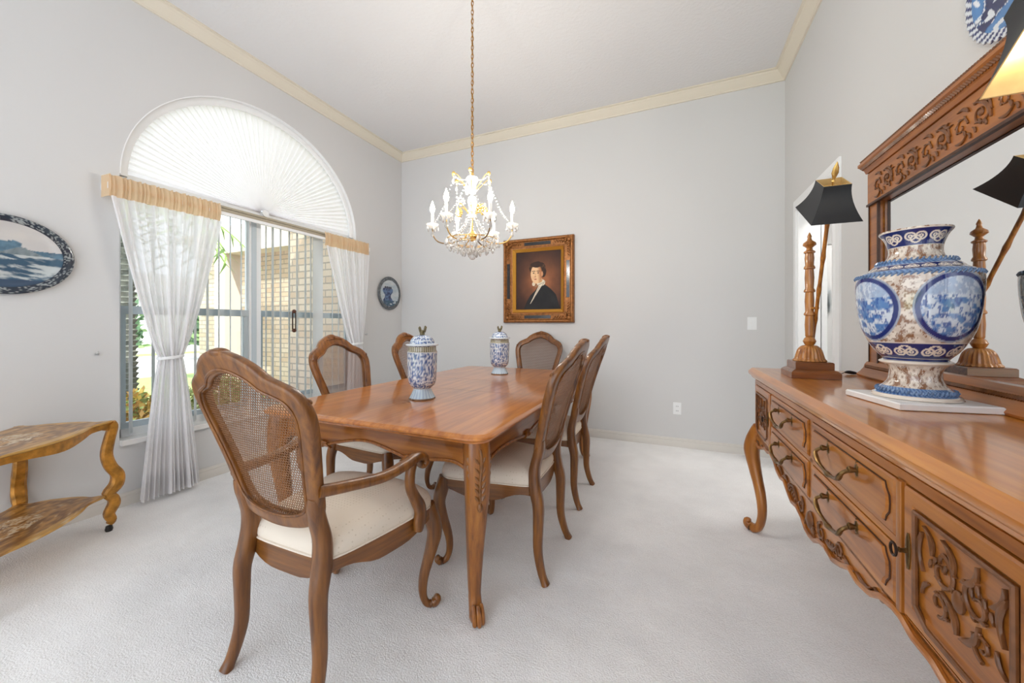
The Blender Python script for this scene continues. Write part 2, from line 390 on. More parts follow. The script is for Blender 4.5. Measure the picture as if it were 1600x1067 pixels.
# door casing + adjoining rooms
dr = M(); cw = .085
prof = [(0, 0), (.018, 0), (.02, .02), (.012, .035), (.014, .06), (.010, cw), (0, cw)]
def casing(m, x, y0, y1, z1, sx):
    path = [((y0, 0), (-1, 0)), ((y0, z1), (-1, 1)), ((y1, z1), (1, 1)), ((y1, 0), (1, 0))]
    m.rings([[(x + sx * d, p[0] + o[0] * q, p[1] + o[1] * q) for d, q in prof] for p, o in path])
casing(dr, RW, DY0, DY1, DZ, -1)
dr.box((RW - .002, DY0, 0), (RW + TH, DY0 + .012, DZ)); dr.box((RW - .002, DY1 - .012, 0), (RW + TH, DY1, DZ)); dr.box((RW - .002, DY0, DZ - .012), (RW + TH, DY1, DZ))
struct(dr.build('door_1', m_white, None, 30))
hx1, hy1 = 2.35, 5.3
w = M(); w.box((RW + TH, BW, -.06), (RW + TH + .0 - .1, hy1, 2.9)); w.box((RW, hy1, 0), (1.22, hy1 + .1, 2.9)); w.box((2.05, hy1, 0), (hx1, hy1 + .1, 2.9)); w.box((1.22, hy1, 2.1), (2.05, hy1 + .1, 2.9))
w.box((hx1, 1.2, -.06), (hx1 + .1, 8.1, 2.9)); w.box((RW + TH, 1.2, -.06), (hx1, 1.3, 2.9)); w.box((RW, 8, -.06), (hx1, 8.1, 2.9)); w.box((RW - .1, hy1, -.06), (RW, 8.1, 2.9))
struct(w.build('wall_far', m_wall, None, 0))
struct(M().box((RW, 1.2, -.06), (hx1, 8.1, -.001)).build('floor_hall', m_carpet, None, 0))
struct(M().box((RW + TH, 1.2, 2.9), (hx1 + .1, 8.1, 3.0)).build('ceiling_hall', m_ceil, None, 0))
for nm, (x, y) in (('hall_fill_light', (1.6, 3.2)), ('far_room_fill_light', (1.6, 6.6))):  # added fill lights with no fixture, brightening the otherwise dark adjoining rooms
    l = bpy.data.lights.new(nm, 'POINT'); l.energy = 34; l.shadow_soft_size = .15; l.color = (1, .97, .93)
    o = bpy.data.objects.new(nm, l); o.location = (x, y, 2.7); COL.objects.link(o)
leaf = M().box((RW + TH + .01, DY1 - .0, .01), (RW + TH + .045, DY1 + .72, 2.05)); 
lf = struct(leaf.build('door_2', m_white, None, 0))

# ------------------------------------------------------------------ window in the left wall
XF = LW - .10   # plane of the window unit
wn = struct(bpy.data.objects.new('window_1', None)); COL.objects.link(wn)
fr = M()
def bar(m, y0, y1, z0, z1, x0=XF - .03, x1=XF + .02): m.box((x0, y0, z0), (x1, y1, z1))
bar(fr, WY0, WY0 + .035, WZ0, WZA); bar(fr, WY1 - .035, WY1, WZ0, WZA); bar(fr, WY0, WY1, WZ0, WZ0 + .06)
bar(fr, WY0, WY1, 2.09, 2.195); bar(fr, 2.07, 2.17, WZ0, 2.12, XF - .03, XF + .03)
fr.build('window_frame', m_white, wn, 0)
M().box((XF + .02, 2.088, WZ0), (XF + .036, 2.128, 2.09)).build('mullion_strip', m_alu, wn, 0)
sr = M()
for a, b in ((WY0 + .035, 2.07), (2.17, WY1 - .035)):
    bar(sr, a, b, 1.255, 1.31, XF - .02, XF + .015); bar(sr, a, b, WZ0 + .06, WZ0 + .10, XF - .02, XF + .01)
    bar(sr, a, a + .03, WZ0 + .10, 1.255, XF - .019, XF + .008); bar(sr, b - .03, b, WZ0 + .10, 1.255, XF - .019, XF + .008)
sr.build('sash_rail', m_alu, wn, 0)
for a, b in ((WY0 + .03, 2.08), (2.16, WY1 - .03)):
    for z0, z1 in ((WZ0 + .05, 1.26), (1.30, 2.11)):
        M().box((XF - .008, a, z0), (XF - .003, b, z1)).build('pane', m_glass, wn, 0)
# arched upper light frame
ar = M()
def ell(k, a, b, x): t = PI * k / 48; return (x, WC - a * math.cos(t), WZA + b * math.sin(t))
ar.sweep([ell(k, WA - .02, WB - .02, XF - .01) for k in range(49)], .02, .02, 6, ref=(1, 0, 0))
ar.build('arch_frame', m_white, wn, 0)
M().add([ell(k, WA - .02, WB - .02, XF - .012) for k in range(49)], [tuple(range(49))]).build('arch_pane', m_glass, wn, 0)
M().box((LW - TH + .012, WY0 + .001, WZ0 - .03), (LW + .03, WY1 - .001, WZ0 + .006), .003).build('window_sill', m_marble, wn, 0)
rv = M(); R = [[(LW + .001, y, arch_z(y, WA - .004, WB - .004)), (LW + .001, y, arch_z(y)), (LW - TH, y, arch_z(y)), (LW - TH, y, arch_z(y, WA - .004, WB - .004))] for y in ys]
rv.rings([[(LW + .001, WC - (WA - d) * math.cos(PI * k / 72), WZA + (WB - d) * math.sin(PI * k / 72)) for d in (.0, .006)] + [(LW - TH, WC - (WA - d) * math.cos(PI * k / 72), WZA + (WB - d) * math.sin(PI * k / 72)) for d in (.006, .0)] for k in range(73)])
rv.box((LW - TH, WY1 - .006, WZ0), (LW + .001, WY1, WZA)).build('window_reveal', m_white, wn, 30)
# pleated fan shade
fan = thing('fan_shade', 'white pleated sunburst fan shade filling the arched top of the window', 'window shade')
m = M(); cy, cz = 2.19, 2.175; nP = 56
V = []; F = []
NR = 14
for k in range(nP * 2 + 1):
    t = PI * k / (nP * 2); xo = .010 if k % 2 else -.010
    ey, ez = WC - (WA - .035) * math.cos(t), WZA + .03 + (WB - .065) * math.sin(t)
    for j in range(NR + 1):
        s_ = .03 + .97 * j / NR
        V.append((XF + .030 + xo * (.25 + .75 * s_), cy + (ey - cy) * s_, cz + (ez - cz) * s_))
for k in range(nP * 2):
    for j in range(NR): F.append((k * (NR + 1) + j, (k + 1) * (NR + 1) + j, (k + 1) * (NR + 1) + j + 1, k * (NR + 1) + j + 1))
m.add(V, F); m.build('pleats', m_fan, fan, 0)
M().sweep([ell(k, WA - .028, WB - .03, XF + .055) for k in range(49)], .026, .018, 8, ref=(1, 0, 0), pw=3).build('arch_rim', m_white, fan)
M().lathe([(.0, 0), (.03, 0), (.03, .012), (.0, .012)], 16, (XF + .055, cy, cz), (1, 0, 0)).build('hub', m_white, fan)
# vertical blind
vb = thing('vertical_blind', 'open vertical blind of narrow pale slats hanging inside the window', 'blind')
M().box((LW - .055, WY0 + .01, 2.075), (LW - .01, WY1 - .01, 2.115), .004).box((LW - .06, WY0 + .005, 2.12), (LW - .02, WY1 - .005, 2.14), .003).build('head_rail', mat('blind_rail', lin((176, 166, 146)), .4), vb)
sl = M()
def slat(m, y, ang, wd=.082, z0=.45, z1=2.08, x=LW - .045):
    c, q = math.cos(ang), math.sin(ang); n = 5; R = []
    for z in (z0, z1):
        f = []
        for k in range(n): u = (k / (n - 1) - .5) * wd; h = .006 * (1 - (2 * u / wd) ** 2); f.append((x + u * c - h * q, y + u * q + h * c, z))
        bk = [(p[0] - q * .001, p[1] + c * .001, p[2]) for p in reversed(f)]; R.append(f + bk)
    m.rings(R)
ysl = [1.292, 1.41, 1.526, 1.661, 1.742, 1.823, 1.908, 1.992, 2.20, 2.26, 2.335, 2.42, 2.50, 2.59, 2.65, 2.91, 2.99, 3.07]
for y in ysl: slat(sl, y, random.uniform(2.45, 2.7) if y < 2.1 else random.uniform(2.25, 2.5), .07)
slat(sl, 2.73, 1.45, .11)
sl.build('slats', m_slat, vb)
# pull handle
ph = thing('pull_handle', 'dark bronze pull handle in front of the blind slats at mid window', 'handle')
M().sweep([(LW + .0, 2.42, 1.30), (LW + .0, 2.42, 1.14)], .006, n=8, ref=(1, 0, 0)).sweep([(LW + .02, 2.435, 1.30), (LW + .02, 2.435, 1.14)], .005, n=8, ref=(1, 0, 0)).build('grip', m_iron, ph)
for z in (1.31, 1.13): M().ball((LW + .01, 2.428, z), .019, 10).build('knob', mat('dark_wood_knob', lin((92, 52, 34)), .35), ph)

# sheer curtains
def curtain(label, yc, tw, ty, tiew, bw_, by, zt=1.985, ztie=.96, zb=.03, group='sheer curtains', tie_at=True, wall_left=True):
    t = thing('sheer_curtain', label, 'curtain', group=group)
    X = LW + .105; rs = random.Random(int(yc * 100)); nf = 12
    ph_ = [rs.uniform(-.25, .25) for _ in range(40)]
    def edge(z):
        if z > ztie:
            s = (z - ztie) / (zt - ztie); k = s ** .80
            return lerp(ty, yc, s ** 1.0), lerp(tiew, tw, k)
        s = (ztie - z) / (ztie - zb); k = s ** .75
        return lerp(ty, by, s), lerp(tiew, bw_, k)
    NU, NV = 181, 60
    m = M()
    def f(u, v):
        z = lerp(zt, zb, v); c, hw = edge(z)
        comp = min(1, hw / tw)
        uu = u * nf; i = int(uu) % 40; a = math.sin(2 * PI * (uu + ph_[i] * math.sin(PI * (uu % 1))))
        amp = .011 + .016 * (1 - comp)
        if z < ztie: amp = .018 + .018 * (ztie - z) / ztie * (hw / bw_)
        a2 = math.sin(2 * PI * u * 5 + 1.3)
        y = c + (2 * u - 1) * hw + .004 * math.cos(2 * PI * uu * 2)
        x = X + a * amp + a2 * .008 + .022 * math.sin(PI * u) * (1 - comp)
        return (x, y, z)
    m.grid(f, NU, NV); m.build('drape', m_sheer, t, 80)
    h = M()
    def g(u, v):
        z = lerp(zt + .135, zt, v); uu = u * 26 + .25 * math.sin(u * 47)
        return (X + .006 * math.sin(2 * PI * uu) + .003 * math.sin(u * 91) - .012 * (abs(v - .5) * 2) ** 2, yc + (2 * u - 1) * tw, z + .004 * math.sin(2 * PI * uu * .7) * (1 - v))
    h.grid(g, 220, 6)
    ye = yc - tw if wall_left else yc + tw; sg = -1 if wall_left else 1
    h.grid(lambda u, v: (lerp(X, LW + .012, u) , ye + sg * .004 * u, lerp(zt + .135, zt, v)), 8, 5)
    h.build('header', m_header, t, 80)
    hem = M().grid(lambda u, v: tuple(np.array(f(u, 1 - .075 * (1 - v))) + np.array((.0015, 0, 0))), NU, 5); hem.build('hem', m_sheer, t, 80)
    if tie_at:
        M().sweep([(X + .046 * math.cos(a), ty + (tiew + .012) * math.sin(a), ztie + .006 * math.sin(a)) for a in [2 * PI * k / 24 for k in range(24)]], .002, .011, 8, ref=(0, 0, 1), closed=True).build('tieback', m_white, t)
    return t
curtain('sheer white tied-back floor-length curtain at the window end near the gilt table', 1.445, .31, 1.44, .062, .165, 1.44, zt=1.98)
curtain('sheer white curtain at the window end near the small figure plate', 2.985, .29, 3.08, .085, .12, 3.08, zt=1.98, ztie=.98, wall_left=False)
rod = thing('curtain_rod', 'flat white curtain rod along the top of the lower window', 'curtain rod')
M().box((LW + .088, 1.14, 2.035), (LW + .096, 3.27, 2.06)).build('rail', m_white, rod)
for y in (1.142, 3.30):
    M().box((LW, y - .008, 2.025), (LW + .090, y + .008, 2.07), .003).build('bracket', m_white, rod)

# ------------------------------------------------------------------ dining chairs
def back_y(u, z): q = z - .45; return -.235 - .20 * q - .17 * q * q + .35 * u * u
def bk(u, d, z): return (u, back_y(u, z) + d, z)      # d = depth forward of the back plane
def half(pts): return pts + [(-p[0],) + tuple(p[1:]) for p in reversed(pts) if abs(p[0]) > 1e-6]
RB = half([(0, .543), (.07, .548), (.135, .566), (.17, .605), (.19, .70), (.214, .80), (.234, .88), (.238, .935), (.218, .975), (.178, .996), (.140, 1.012), (.10, 1.044), (.05, 1.066), (0, 1.074)])
RW_ = half([(0, .020), (.07, .020), (.135, .022), (.17, .024), (.19, .022), (.214, .022), (.234, .022), (.238, .023), (.218, .024), (.178, .025), (.140, .026), (.10, .029), (.05, .031), (0, .032)])
def make_chair(arms, label, loc, rz, group):
    t = thing('dining_armchair' if arms else 'dining_side_chair', label, 'armchair' if arms else 'chair', loc, rz, group)
    ring = spl([(p[0], 0, p[1]) for p in RB], 5, True); wd = [float(q[0]) for q in spl([(p[1],) for p in RW_], 5, True)]
    # outline of the back for clipping the cane
    poly = [(p[0], p[2]) for p in ring]
    m = M(lambda x, y, z: bk(x, y, z))
    m.sweep(ring, [q * 1.12 for q in wd], [.018] * len(ring), 16, ref=(0, 1, 0), pw=4.5, closed=True)
    m.build('back_frame', m_chair, t, 50)
    # raised bead round the opening, front and back
    c0 = np.array([0, .80]); 
    inner = [(p[0] - (p[0]) * .078, p[1] - (p[1] - .8) * .085) for p in poly]
    m = M(lambda x, y, z: bk(x, y, z))
    for d in (.017, -.017): m.sweep([(p[0], d, p[1]) for p in inner], .005, .005, 6, ref=(0, 1, 0), closed=True)
    m.build('back_bead', m_chair, t)
    # crest carving and shoulder knobs
    m = M(lambda x, y, z: bk(x, y, z))
    for sg in (-1, 1):
        for a, l, hgt in ((.25, .055, .012), (.75, .050, .010), (1.25, .042, .008)):
            pts = [(sg * q * l * 1.25 * math.cos(a), .004, 1.086 + q * l * .42 * math.sin(a) - q * q * .014) for q in (0, .3, .6, 1)]
            m.sweep(spl(pts, 3), [.004, .008, .010, .012, .012, .011, .010, .007, .005, .003], .022, 7, ref=(0, 1, 0))
        M(lambda x, y, z: bk(x, y, z)).ball((sg * .247, .012, .962), .012, 8).build('shoulder_knob', m_chair, t)
    m.ball((0, .006, 1.100), .026, 10, (1.1, .9, .62)); m.ball((0, -.006, 1.100), .022, 8, (1.5, .8, .6))
    m.build('crest_carving', m_chair, t)
    # cane panel: hexagonal mesh of openings
    pp = np.array(poly)
    def inside(x, z):
        j = len(pp) - 1; c = False
        for i in range(len(pp)):
            if (pp[i, 1] > z) != (pp[j, 1] > z) and x < (pp[j, 0] - pp[i, 0]) * (z - pp[i, 1]) / (pp[j, 1] - pp[i, 1]) + pp[i, 0]: c = not c
            j = i
        return c
    p_ = CANE; V = []; F = []; idx = {}
    hexo = [(0.5, 1 / 3), (0, 2 / 3), (-.5, 1 / 3), (-.5, -1 / 3), (0, -2 / 3), (.5, -1 / 3)]
    def vid(x, z):
        k = (round(x * 2e5), round(z * 2e5))
        if k not in idx: idx[k] = len(V); V.append((x, -.001 if True else 0, z))
        return idx[k]
    rh = p_ * .866
    for r in range(int(.55 / rh)):
        z = .55 + r * rh
        for q in range(-40, 41):
            x = (q + (.5 if r % 2 else 0)) * p_
            if abs(x) > .25 or not inside(x, z): continue
            H_ = [(x + a * p_, z + b * rh / .75 * .75 * 1.0) for a, b in hexo]
            H_ = [(x + a * p_, z + b * rh) for a, b in hexo]
            o = [vid(*h_) for h_ in H_]; i_ = []
            for h_ in H_: V.append((x + (h_[0] - x) * .74, -.001, z + (h_[1] - z) * .74)); i_.append(len(V) - 1)
            for k in range(6): k2 = (k + 1) % 6; F.append((o[k], o[k2], i_[k2], i_[k]))
    m = M(lambda x, y, z: bk(x, y, z)); m.add(V, F); cn = m.build('cane_panel', m_cane, t, 0)
    sd = cn.modifiers.new('thick', 'SOLIDIFY'); sd.thickness = .0012
    # rear legs + lower stiles
    for sg in (-1, 1):
        P = spl([(sg * .205, -.305, 0), (sg * .200, -.282, .05), (sg * .192, -.262, .14), (sg * .188, -.262, .25), (sg * .186, -.262, .34), (sg * .180, -.245, .42), (sg * .176, -.240, .50), (sg * .172, -.256, .575), (sg * .182, -.276, .65)], 5)
        n = len(P); ww = [float(np.interp(i / (n - 1), [0, .08, .3, .5, .62, .8, .93, 1], [.020, .016, .019, .023, .027, .027, .026, .018])) for i in range(n)]
        hh = [float(np.interp(i / (n - 1), [0, .08, .3, .55, .62, .8, .93, 1], [.018, .017, .022, .028, .029, .024, .023, .014])) for i in range(n)]
        M().sweep(P, ww, hh, 12, ref=(0, 1, 0), pw=3).build('rear_leg', m_chair, t, 60)
        FX = .262 if not arms else .27
        P = spl([(sg * (FX - .015), .205, .43), (sg * (FX - .002), .218, .37), (sg * (FX + .006), .226, .31), (sg * (FX - .004), .214, .24), (sg * (FX - .022), .190, .14), (sg * (FX - .024), .186, .07), (sg * (FX - .014), .196, .028), (sg * (FX + .004), .214, .018), (sg * (FX + .018), .228, .032), (sg * (FX + .012), .222, .046)], 4)
        n = len(P); q = [float(np.interp(i / (n - 1), [0, .12, .25, .4, .6, .72, .8, .9, 1], [.030, .033, .029, .021, .0145, .014, .018, .0155, .009])) for i in range(n)]
        P = [(p[0], p[1], max(p[2], q[i] * .95)) for i, p in enumerate(P)]
        M().sweep(P, q, q, 12, ref=(sg * .6, .8, 0), pw=2.6).build('front_leg', m_chair, t, 60)
    # seat outline (ccw)
    hf = .262 if not arms else .275; hb = .19
    so = spl(half([(0, .268), (.12, .262), (.21, .245), (hf, .20), (hf - .006, .10), (hf - .035, -.06), (hb + .012, -.20), (hb - .03, -.232), (0, -.238)]), 5, True)
    so = [(p[0], p[1]) for p in so][::-1]
    ar_ = sum(so[i][0] * so[(i + 1) % len(so)][1] - so[(i + 1) % len(so)][0] * so[i][1] for i in range(len(so)))
    if ar_ < 0: so = so[::-1]
    n = len(so)
    def zb(x, y):
        a = math.atan2(y, x * .9); return .364 - .020 * math.cos(4 * a) + .006 * math.cos(8 * a) - .010 * math.exp(-(x / .03) ** 2) * (y > 0)
    so_in = so + [so[0]]
    m = M(); m.strip(so_in, .428, [zb(*p) for p in so_in], .022, 1)
    m.build('seat_rail', m_chair_x, t, 50)
    so2 = np.array(so); c2 = so2.mean(0)
    def ringz(s_, z): return [(c2[0] + (p[0] - c2[0]) * s_, c2[1] + (p[1] - c2[1]) * s_, z) for p in so]
    m = M(); m.rings([ringz(a, b) for a, b in ((.95, .418), (.985, .428), (1.0, .445), (.995, .462), (.965, .480), (.90, .494), (.78, .504), (.6, .511), (.4, .515), (.2, .517), (.05, .5175))])
    m.build('seat_cushion', m_seat, t, 80)
    m = M(); m.sweep([(p[0], p[1], .431) for p in [(c2[0] + (q[0] - c2[0]) * .995, c2[1] + (q[1] - c2[1]) * .995) for q in so]], .004, .004, 6, ref=(0, 0, 1), closed=True); m.build('seat_piping', m_seat, t)
    if arms:
        for sg in (-1, 1):
            P = spl([(sg * .205, -.275, .672), (sg * .235, -.20, .664), (sg * .275, -.08, .655), (sg * .295, .02, .668), (sg * .298, .075, .678), (sg * .299, .11, .668), (sg * .300, .122, .648), (sg * .300, .108, .634), (sg * .299, .095, .642)], 5)
            n = len(P); a = [float(np.interp(i / (n - 1), [0, .3, .5, .8, 1], [.017, .022, .024, .022, .016])) for i in range(n)]; b = [float(np.interp(i / (n - 1), [0, .3, .6, .8, 1], [.019, .017, .017, .013, .008])) for i in range(n)]
            M().sweep(P, a, b, 12, ref=(0, 0, 1) , pw=2.6).build('armrest', m_chair, t, 60)
            P = spl([(sg * .295, .055, .660), (sg * .293, .045, .62), (sg * .290, .050, .57), (sg * .287, .085, .51), (sg * .285, .115, .46), (sg * .283, .115, .41), (sg * .281, .105, .375)], 5)
            n = len(P); b = [float(np.interp(i / (n - 1), [0, .3, .6, .85, 1], [.020, .018, .026, .032, .018])) for i in range(n)]
            M().sweep(P, [.016] * n, b, 12, ref=(0, 1, 0), pw=2.8).build('arm_support', m_chair, t, 60)
    return t
CANE = .0100
armA = make_chair(True, 'cane-back walnut armchair in the foreground with its back to the viewer', (-1.195, 1.09, 0), 0, 'dining chairs around the table')
armB = dup(armA, (-1.32, 3.46, 0), PI, 'cane-back armchair at the far head of the table, below the portrait')
sideA = make_chair(False, 'cane-back side chair opposite the window, next to the foreground armchair', (-.83, 1.82, 0), PI / 2, 'dining chairs around the table')
dup(sideA, (-.845, 2.57, 0), PI / 2, 'cane-back side chair opposite the window, toward the portrait end of the table')
dup(sideA, (-1.765, 1.95, 0), -PI / 2 + .10, 'cane-back side chair on the window side of the table, backlit by a sheer curtain')
dup(sideA, (-1.775, 2.72, 0), -PI / 2 + .04, 'cane-back side chair on the window side, partly behind the nearer blue jar')

# ------------------------------------------------------------------ dining table
tb = thing('dining_table', 'long polished fruitwood dining table with carved cabriole legs and scalloped apron', 'table', (-1.293, 2.315, 0))
TX, TY = .657, 1.085
def rrect(hx, hy, r, n=8, cx=0, cy=0):
    o = []
    for sx, sy, a0 in ((1, -1, -PI / 2), (1, 1, 0), (-1, 1, PI / 2), (-1, -1, PI)):
        for k in range(n + 1):
            a = a0 + PI / 2 * k / n; o.append((cx + sx * (hx - r) + r * math.cos(a), cy + sy * (hy - r) + r * math.sin(a)))
    return o
ot = rrect(TX, TY, .09)
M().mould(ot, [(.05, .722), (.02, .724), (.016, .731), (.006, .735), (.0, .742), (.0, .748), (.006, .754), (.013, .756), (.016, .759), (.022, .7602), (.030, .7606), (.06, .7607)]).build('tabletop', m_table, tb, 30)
sm = M()
for y in (-.22, .22): sm.box((-TX + .034, y - .0012, .7590), (TX - .034, y + .0012, .76085))
sm.build('leaf_seam', mat('seam_line', lin((158, 96, 48)), .2, coat=.2), tb, 0)
def tz(s):   # s 0..1 between legs: apron bottom
    a = abs(2 * s - 1)
    return .626 - .045 * a ** 4 - .075 * a ** 16 + .020 * math.cos(a * 2.2 * PI) - .012 * math.exp(-((a - .45) / .07) ** 2)
lx, ly = TX - .075, TY - .075
def apron(name, a, b, inn):
    n = 80; P = [(lerp(a[0], b[0], k / (n - 1)), lerp(a[1], b[1], k / (n - 1))) for k in range(n)]
    m = M(); z = [tz(k / (n - 1)) for k in range(n)]; m.strip(P, .726, z, .026, inn)
    o = m.build(name, m_tapr, tb, 40)
    d = np.array((b[0] - a[0], b[1] - a[1])); d /= np.linalg.norm(d); nn = np.array((-d[1], d[0])) * inn
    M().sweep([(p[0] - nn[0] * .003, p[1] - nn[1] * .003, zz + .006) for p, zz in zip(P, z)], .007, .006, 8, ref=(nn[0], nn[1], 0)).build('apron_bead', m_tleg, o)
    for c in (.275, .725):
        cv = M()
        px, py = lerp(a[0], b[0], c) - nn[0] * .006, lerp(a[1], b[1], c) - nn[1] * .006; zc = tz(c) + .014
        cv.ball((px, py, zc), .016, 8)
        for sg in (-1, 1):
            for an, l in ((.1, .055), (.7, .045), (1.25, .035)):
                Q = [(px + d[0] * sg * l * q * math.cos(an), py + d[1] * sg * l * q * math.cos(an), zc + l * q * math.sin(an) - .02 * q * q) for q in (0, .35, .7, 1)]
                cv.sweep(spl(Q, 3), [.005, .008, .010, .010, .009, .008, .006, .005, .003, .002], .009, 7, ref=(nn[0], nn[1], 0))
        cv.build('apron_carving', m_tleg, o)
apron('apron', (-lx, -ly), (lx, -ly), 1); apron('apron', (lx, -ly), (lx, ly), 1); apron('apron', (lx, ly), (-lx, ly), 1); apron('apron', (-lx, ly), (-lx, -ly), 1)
for sx in (-1, 1):
    for sy in (-1, 1):
        o_ = lambda d, z: (sx * (lx - .01 + d), sy * (ly - .01 + d), z)
        P = spl([o_(.0, .726), o_(.006, .68), o_(.010, .60), o_(.010, .52), o_(.002, .42), o_(-.008, .30), o_(-.014, .18), o_(-.014, .10), o_(-.004, .05), o_(.010, .026), o_(.018, .02)], 5)
        n = len(P); q = [float(np.interp(i / (n - 1), [0, .1, .2, .3, .4, .5, .6, .7, .8, .88, 1], [.050, .051, .050, .047, .041, .034, .028, .024, .026, .030, .020])) for i in range(n)]
        P = [(p[0], p[1], max(p[2], 0.0)) for p in P]
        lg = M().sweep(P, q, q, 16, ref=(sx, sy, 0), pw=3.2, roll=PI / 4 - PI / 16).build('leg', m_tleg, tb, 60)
        cv = M(); out = Vector((sx, sy, 0)).normalized(); tg = Vector((-out.y, out.x, 0))
        def on(u, z, e=0):
            zz = [p[2] for p in P][::-1]; c = np.array(P)[::-1]; cx_ = np.interp(z, zz, c[:, 0]); cy_ = np.interp(z, zz, c[:, 1]); rq = np.interp(z, zz, np.array(q)[::-1])
            v = Vector((cx_, cy_, z)) + out * (rq * 1.05 - abs(u) * .55 + e) + tg * u; return tuple(v)
        cv.sweep(spl([on(0, .70), on(.004, .64), on(-.003, .57), on(0, .49)], 5), [.004, .005, .006, .007, .008, .008, .008, .007, .006, .006, .005, .005, .005, .004, .003, .002], .006, 7, ref=tuple(out))
        for sg in (-1, 1):
            for z0, l in ((.69, .062), (.66, .070), (.63, .072), (.60, .066), (.57, .055), (.53, .040)):
                Q = [on(sg * .006, z0 - l * .7), on(sg * l * .35, z0 - l * .35), on(sg * l * .62, z0), on(sg * l * .55, z0 + l * .22)]
                cv.sweep(spl(Q, 3), [.004, .006, .008, .009, .009, .008, .007, .006, .004, .002], .008, 6, ref=tuple(out))
        cv.ball(on(0, .475, -.002), .012, 8, (1, 1, 1.6))
        cv.build('leg_carving', m_tcarve, lg); cv = M()
        for u in (-.016, 0, .016):
            c = Vector(P[-1]) + out * (.012 if u == 0 else .004) + tg * u; cv.sweep(spl([tuple(Vector((c.x, c.y, .075)) - out * .012), (c.x + out.x * .004, c.y + out.y * .004, .045), (c.x + out.x * .010, c.y + out.y * .010, .016), (c.x + out.x * .008, c.y + out.y * .008, .007)], 3), [.006, .008, .009, .010, .010, .010, .010, .009, .007, .006], n=8, ref=tuple(tg))
        cv.build('claw_foot', m_tleg, lg)

# ------------------------------------------------------------------ blue and white painting helpers
BL = np.array(lin((34, 58, 118))); BL2 = np.array(lin((92, 122, 172))); WH = np.array((.64, .68, .72)); DKB = np.array(lin((22, 38, 98)))
def floral(u, v, sc, seed=0, white=WH, blue=BL, dens=.5):
    """leafy arabesque on (u,v) in metres"""
    U = u * sc + seed; Vv = v * sc + seed * 1.7
    a = fbm(U + 1.6 * vnoise(U * .7, Vv * .7), Vv + 1.6 * vnoise(U * .7 + 9, Vv * .7 + 4), 3)
    vine = np.abs(a - .5) < .022
    petals = (np.abs(np.sin(U * 2.6 + 3 * vnoise(U, Vv))) * np.abs(np.sin(Vv * 2.6 + 3 * vnoise(U + 5, Vv + 5))) > .80 - .2 * dens) | (vnoise(U * 3.1, Vv * 3.1) > .77)
    t = np.where(vine | petals, 1.0, 0.0); sh = vnoise(U * 5, Vv * 5)
    c = mixc(white, mixc(blue, BL2, sh), t * .95)
    return c
def jar_paint(co):
    ph = np.arctan2(co[:, 1], co[:, 0]); z = co[:, 2]; u = ph * .08
    c = floral(u + .5, z, 62, 3, dens=1.35)
    c = np.where((z < .062)[:, None], mixc(WH * np.array((.85, .97, 1.0)), BL2, (np.sin(ph * 22) * .5 + .5) * (z < .058) * .45), c)
    c = np.where((z < .008)[:, None], np.array(lin((110, 78, 52))), c)
    band = (z > .268) & (z < .300)
    c = np.where(band[:, None], mixc(np.array(lin((120, 112, 84))), np.array(lin((198, 192, 170))), (np.sin(ph * 40) > .2) * 1.0), c)
    c = np.where(((z > .262) & (z < .269))[:, None], WH * .95, c)
    return c
def lid_paint(co):
    ph = np.arctan2(co[:, 1], co[:, 0]); z = co[:, 2]
    c = floral(ph * .07 + .4, z, 66, 11, dens=1.3)
    return np.where((z < .315)[:, None], WH * .95, c)
def make_jar(label, loc, rz):
    t = thing('ginger_jar', label, 'jar', loc, rz, 'lidded blue and white jars on the table')
    pr = [(.01, .0), (.070, .0), (.072, .006), (.068, .014), (.060, .030), (.052, .048), (.050, .060), (.056, .066), (.070, .082), (.077, .105), (.080, .15), (.082, .21), (.083, .262), (.084, .266), (.084, .270), (.080, .273), (.078, .285), (.076, .300), (.060, .303), (.05, .304)]
    pr = spl(pr, 5); pr = [(p[0], p[1]) for p in pr]
    M().lathe(pr, 120, nf=8, fl=.012).build('jar_body', m_porc, t, 50, jar_paint)
    lp = spl([(.04, .302), (.086, .303), (.090, .307), (.088, .312), (.070, .316), (.068, .322), (.064, .334), (.052, .350), (.034, .360), (.014, .363), (.004, .3635)], 5)
    l = M().lathe([(p[0], p[1]) for p in lp], 96, nf=8, fl=.012).build('jar_lid', m_porc, t, 50, lid_paint)
    f = M(); f.ball((0, 0, .370), .015, 8, (1, 1, .8)); f.ball((.006, 0, .382), .011, 8, (1.1, .8, 1))
    for sx, ln in ((-.010, .034), (.012, .038)):
        f.sweep([(0, sx, .378), (.002, sx * 1.2, .378 + ln * .4), (.003, sx * 1.5, .378 + ln * .8), (.002, sx * 1.3, .378 + ln)], [.006, .008, .008, .003], [.005, .006, .005, .002], 8, ref=(1, 0, 0))
    f.build('finial', mat('jar_finial_glaze', lin((112, 100, 66)), .35, var=.4, vscale=60), l)
    return t
jarA = make_jar('tall lidded blue and white jar on the table, nearer the foreground armchair', (-1.317, 1.765, .7605), -.93)
dup(jarA, (-1.366, 2.915, .7605), -1.0, 'tall lidded blue and white jar at the far end of the dining table')

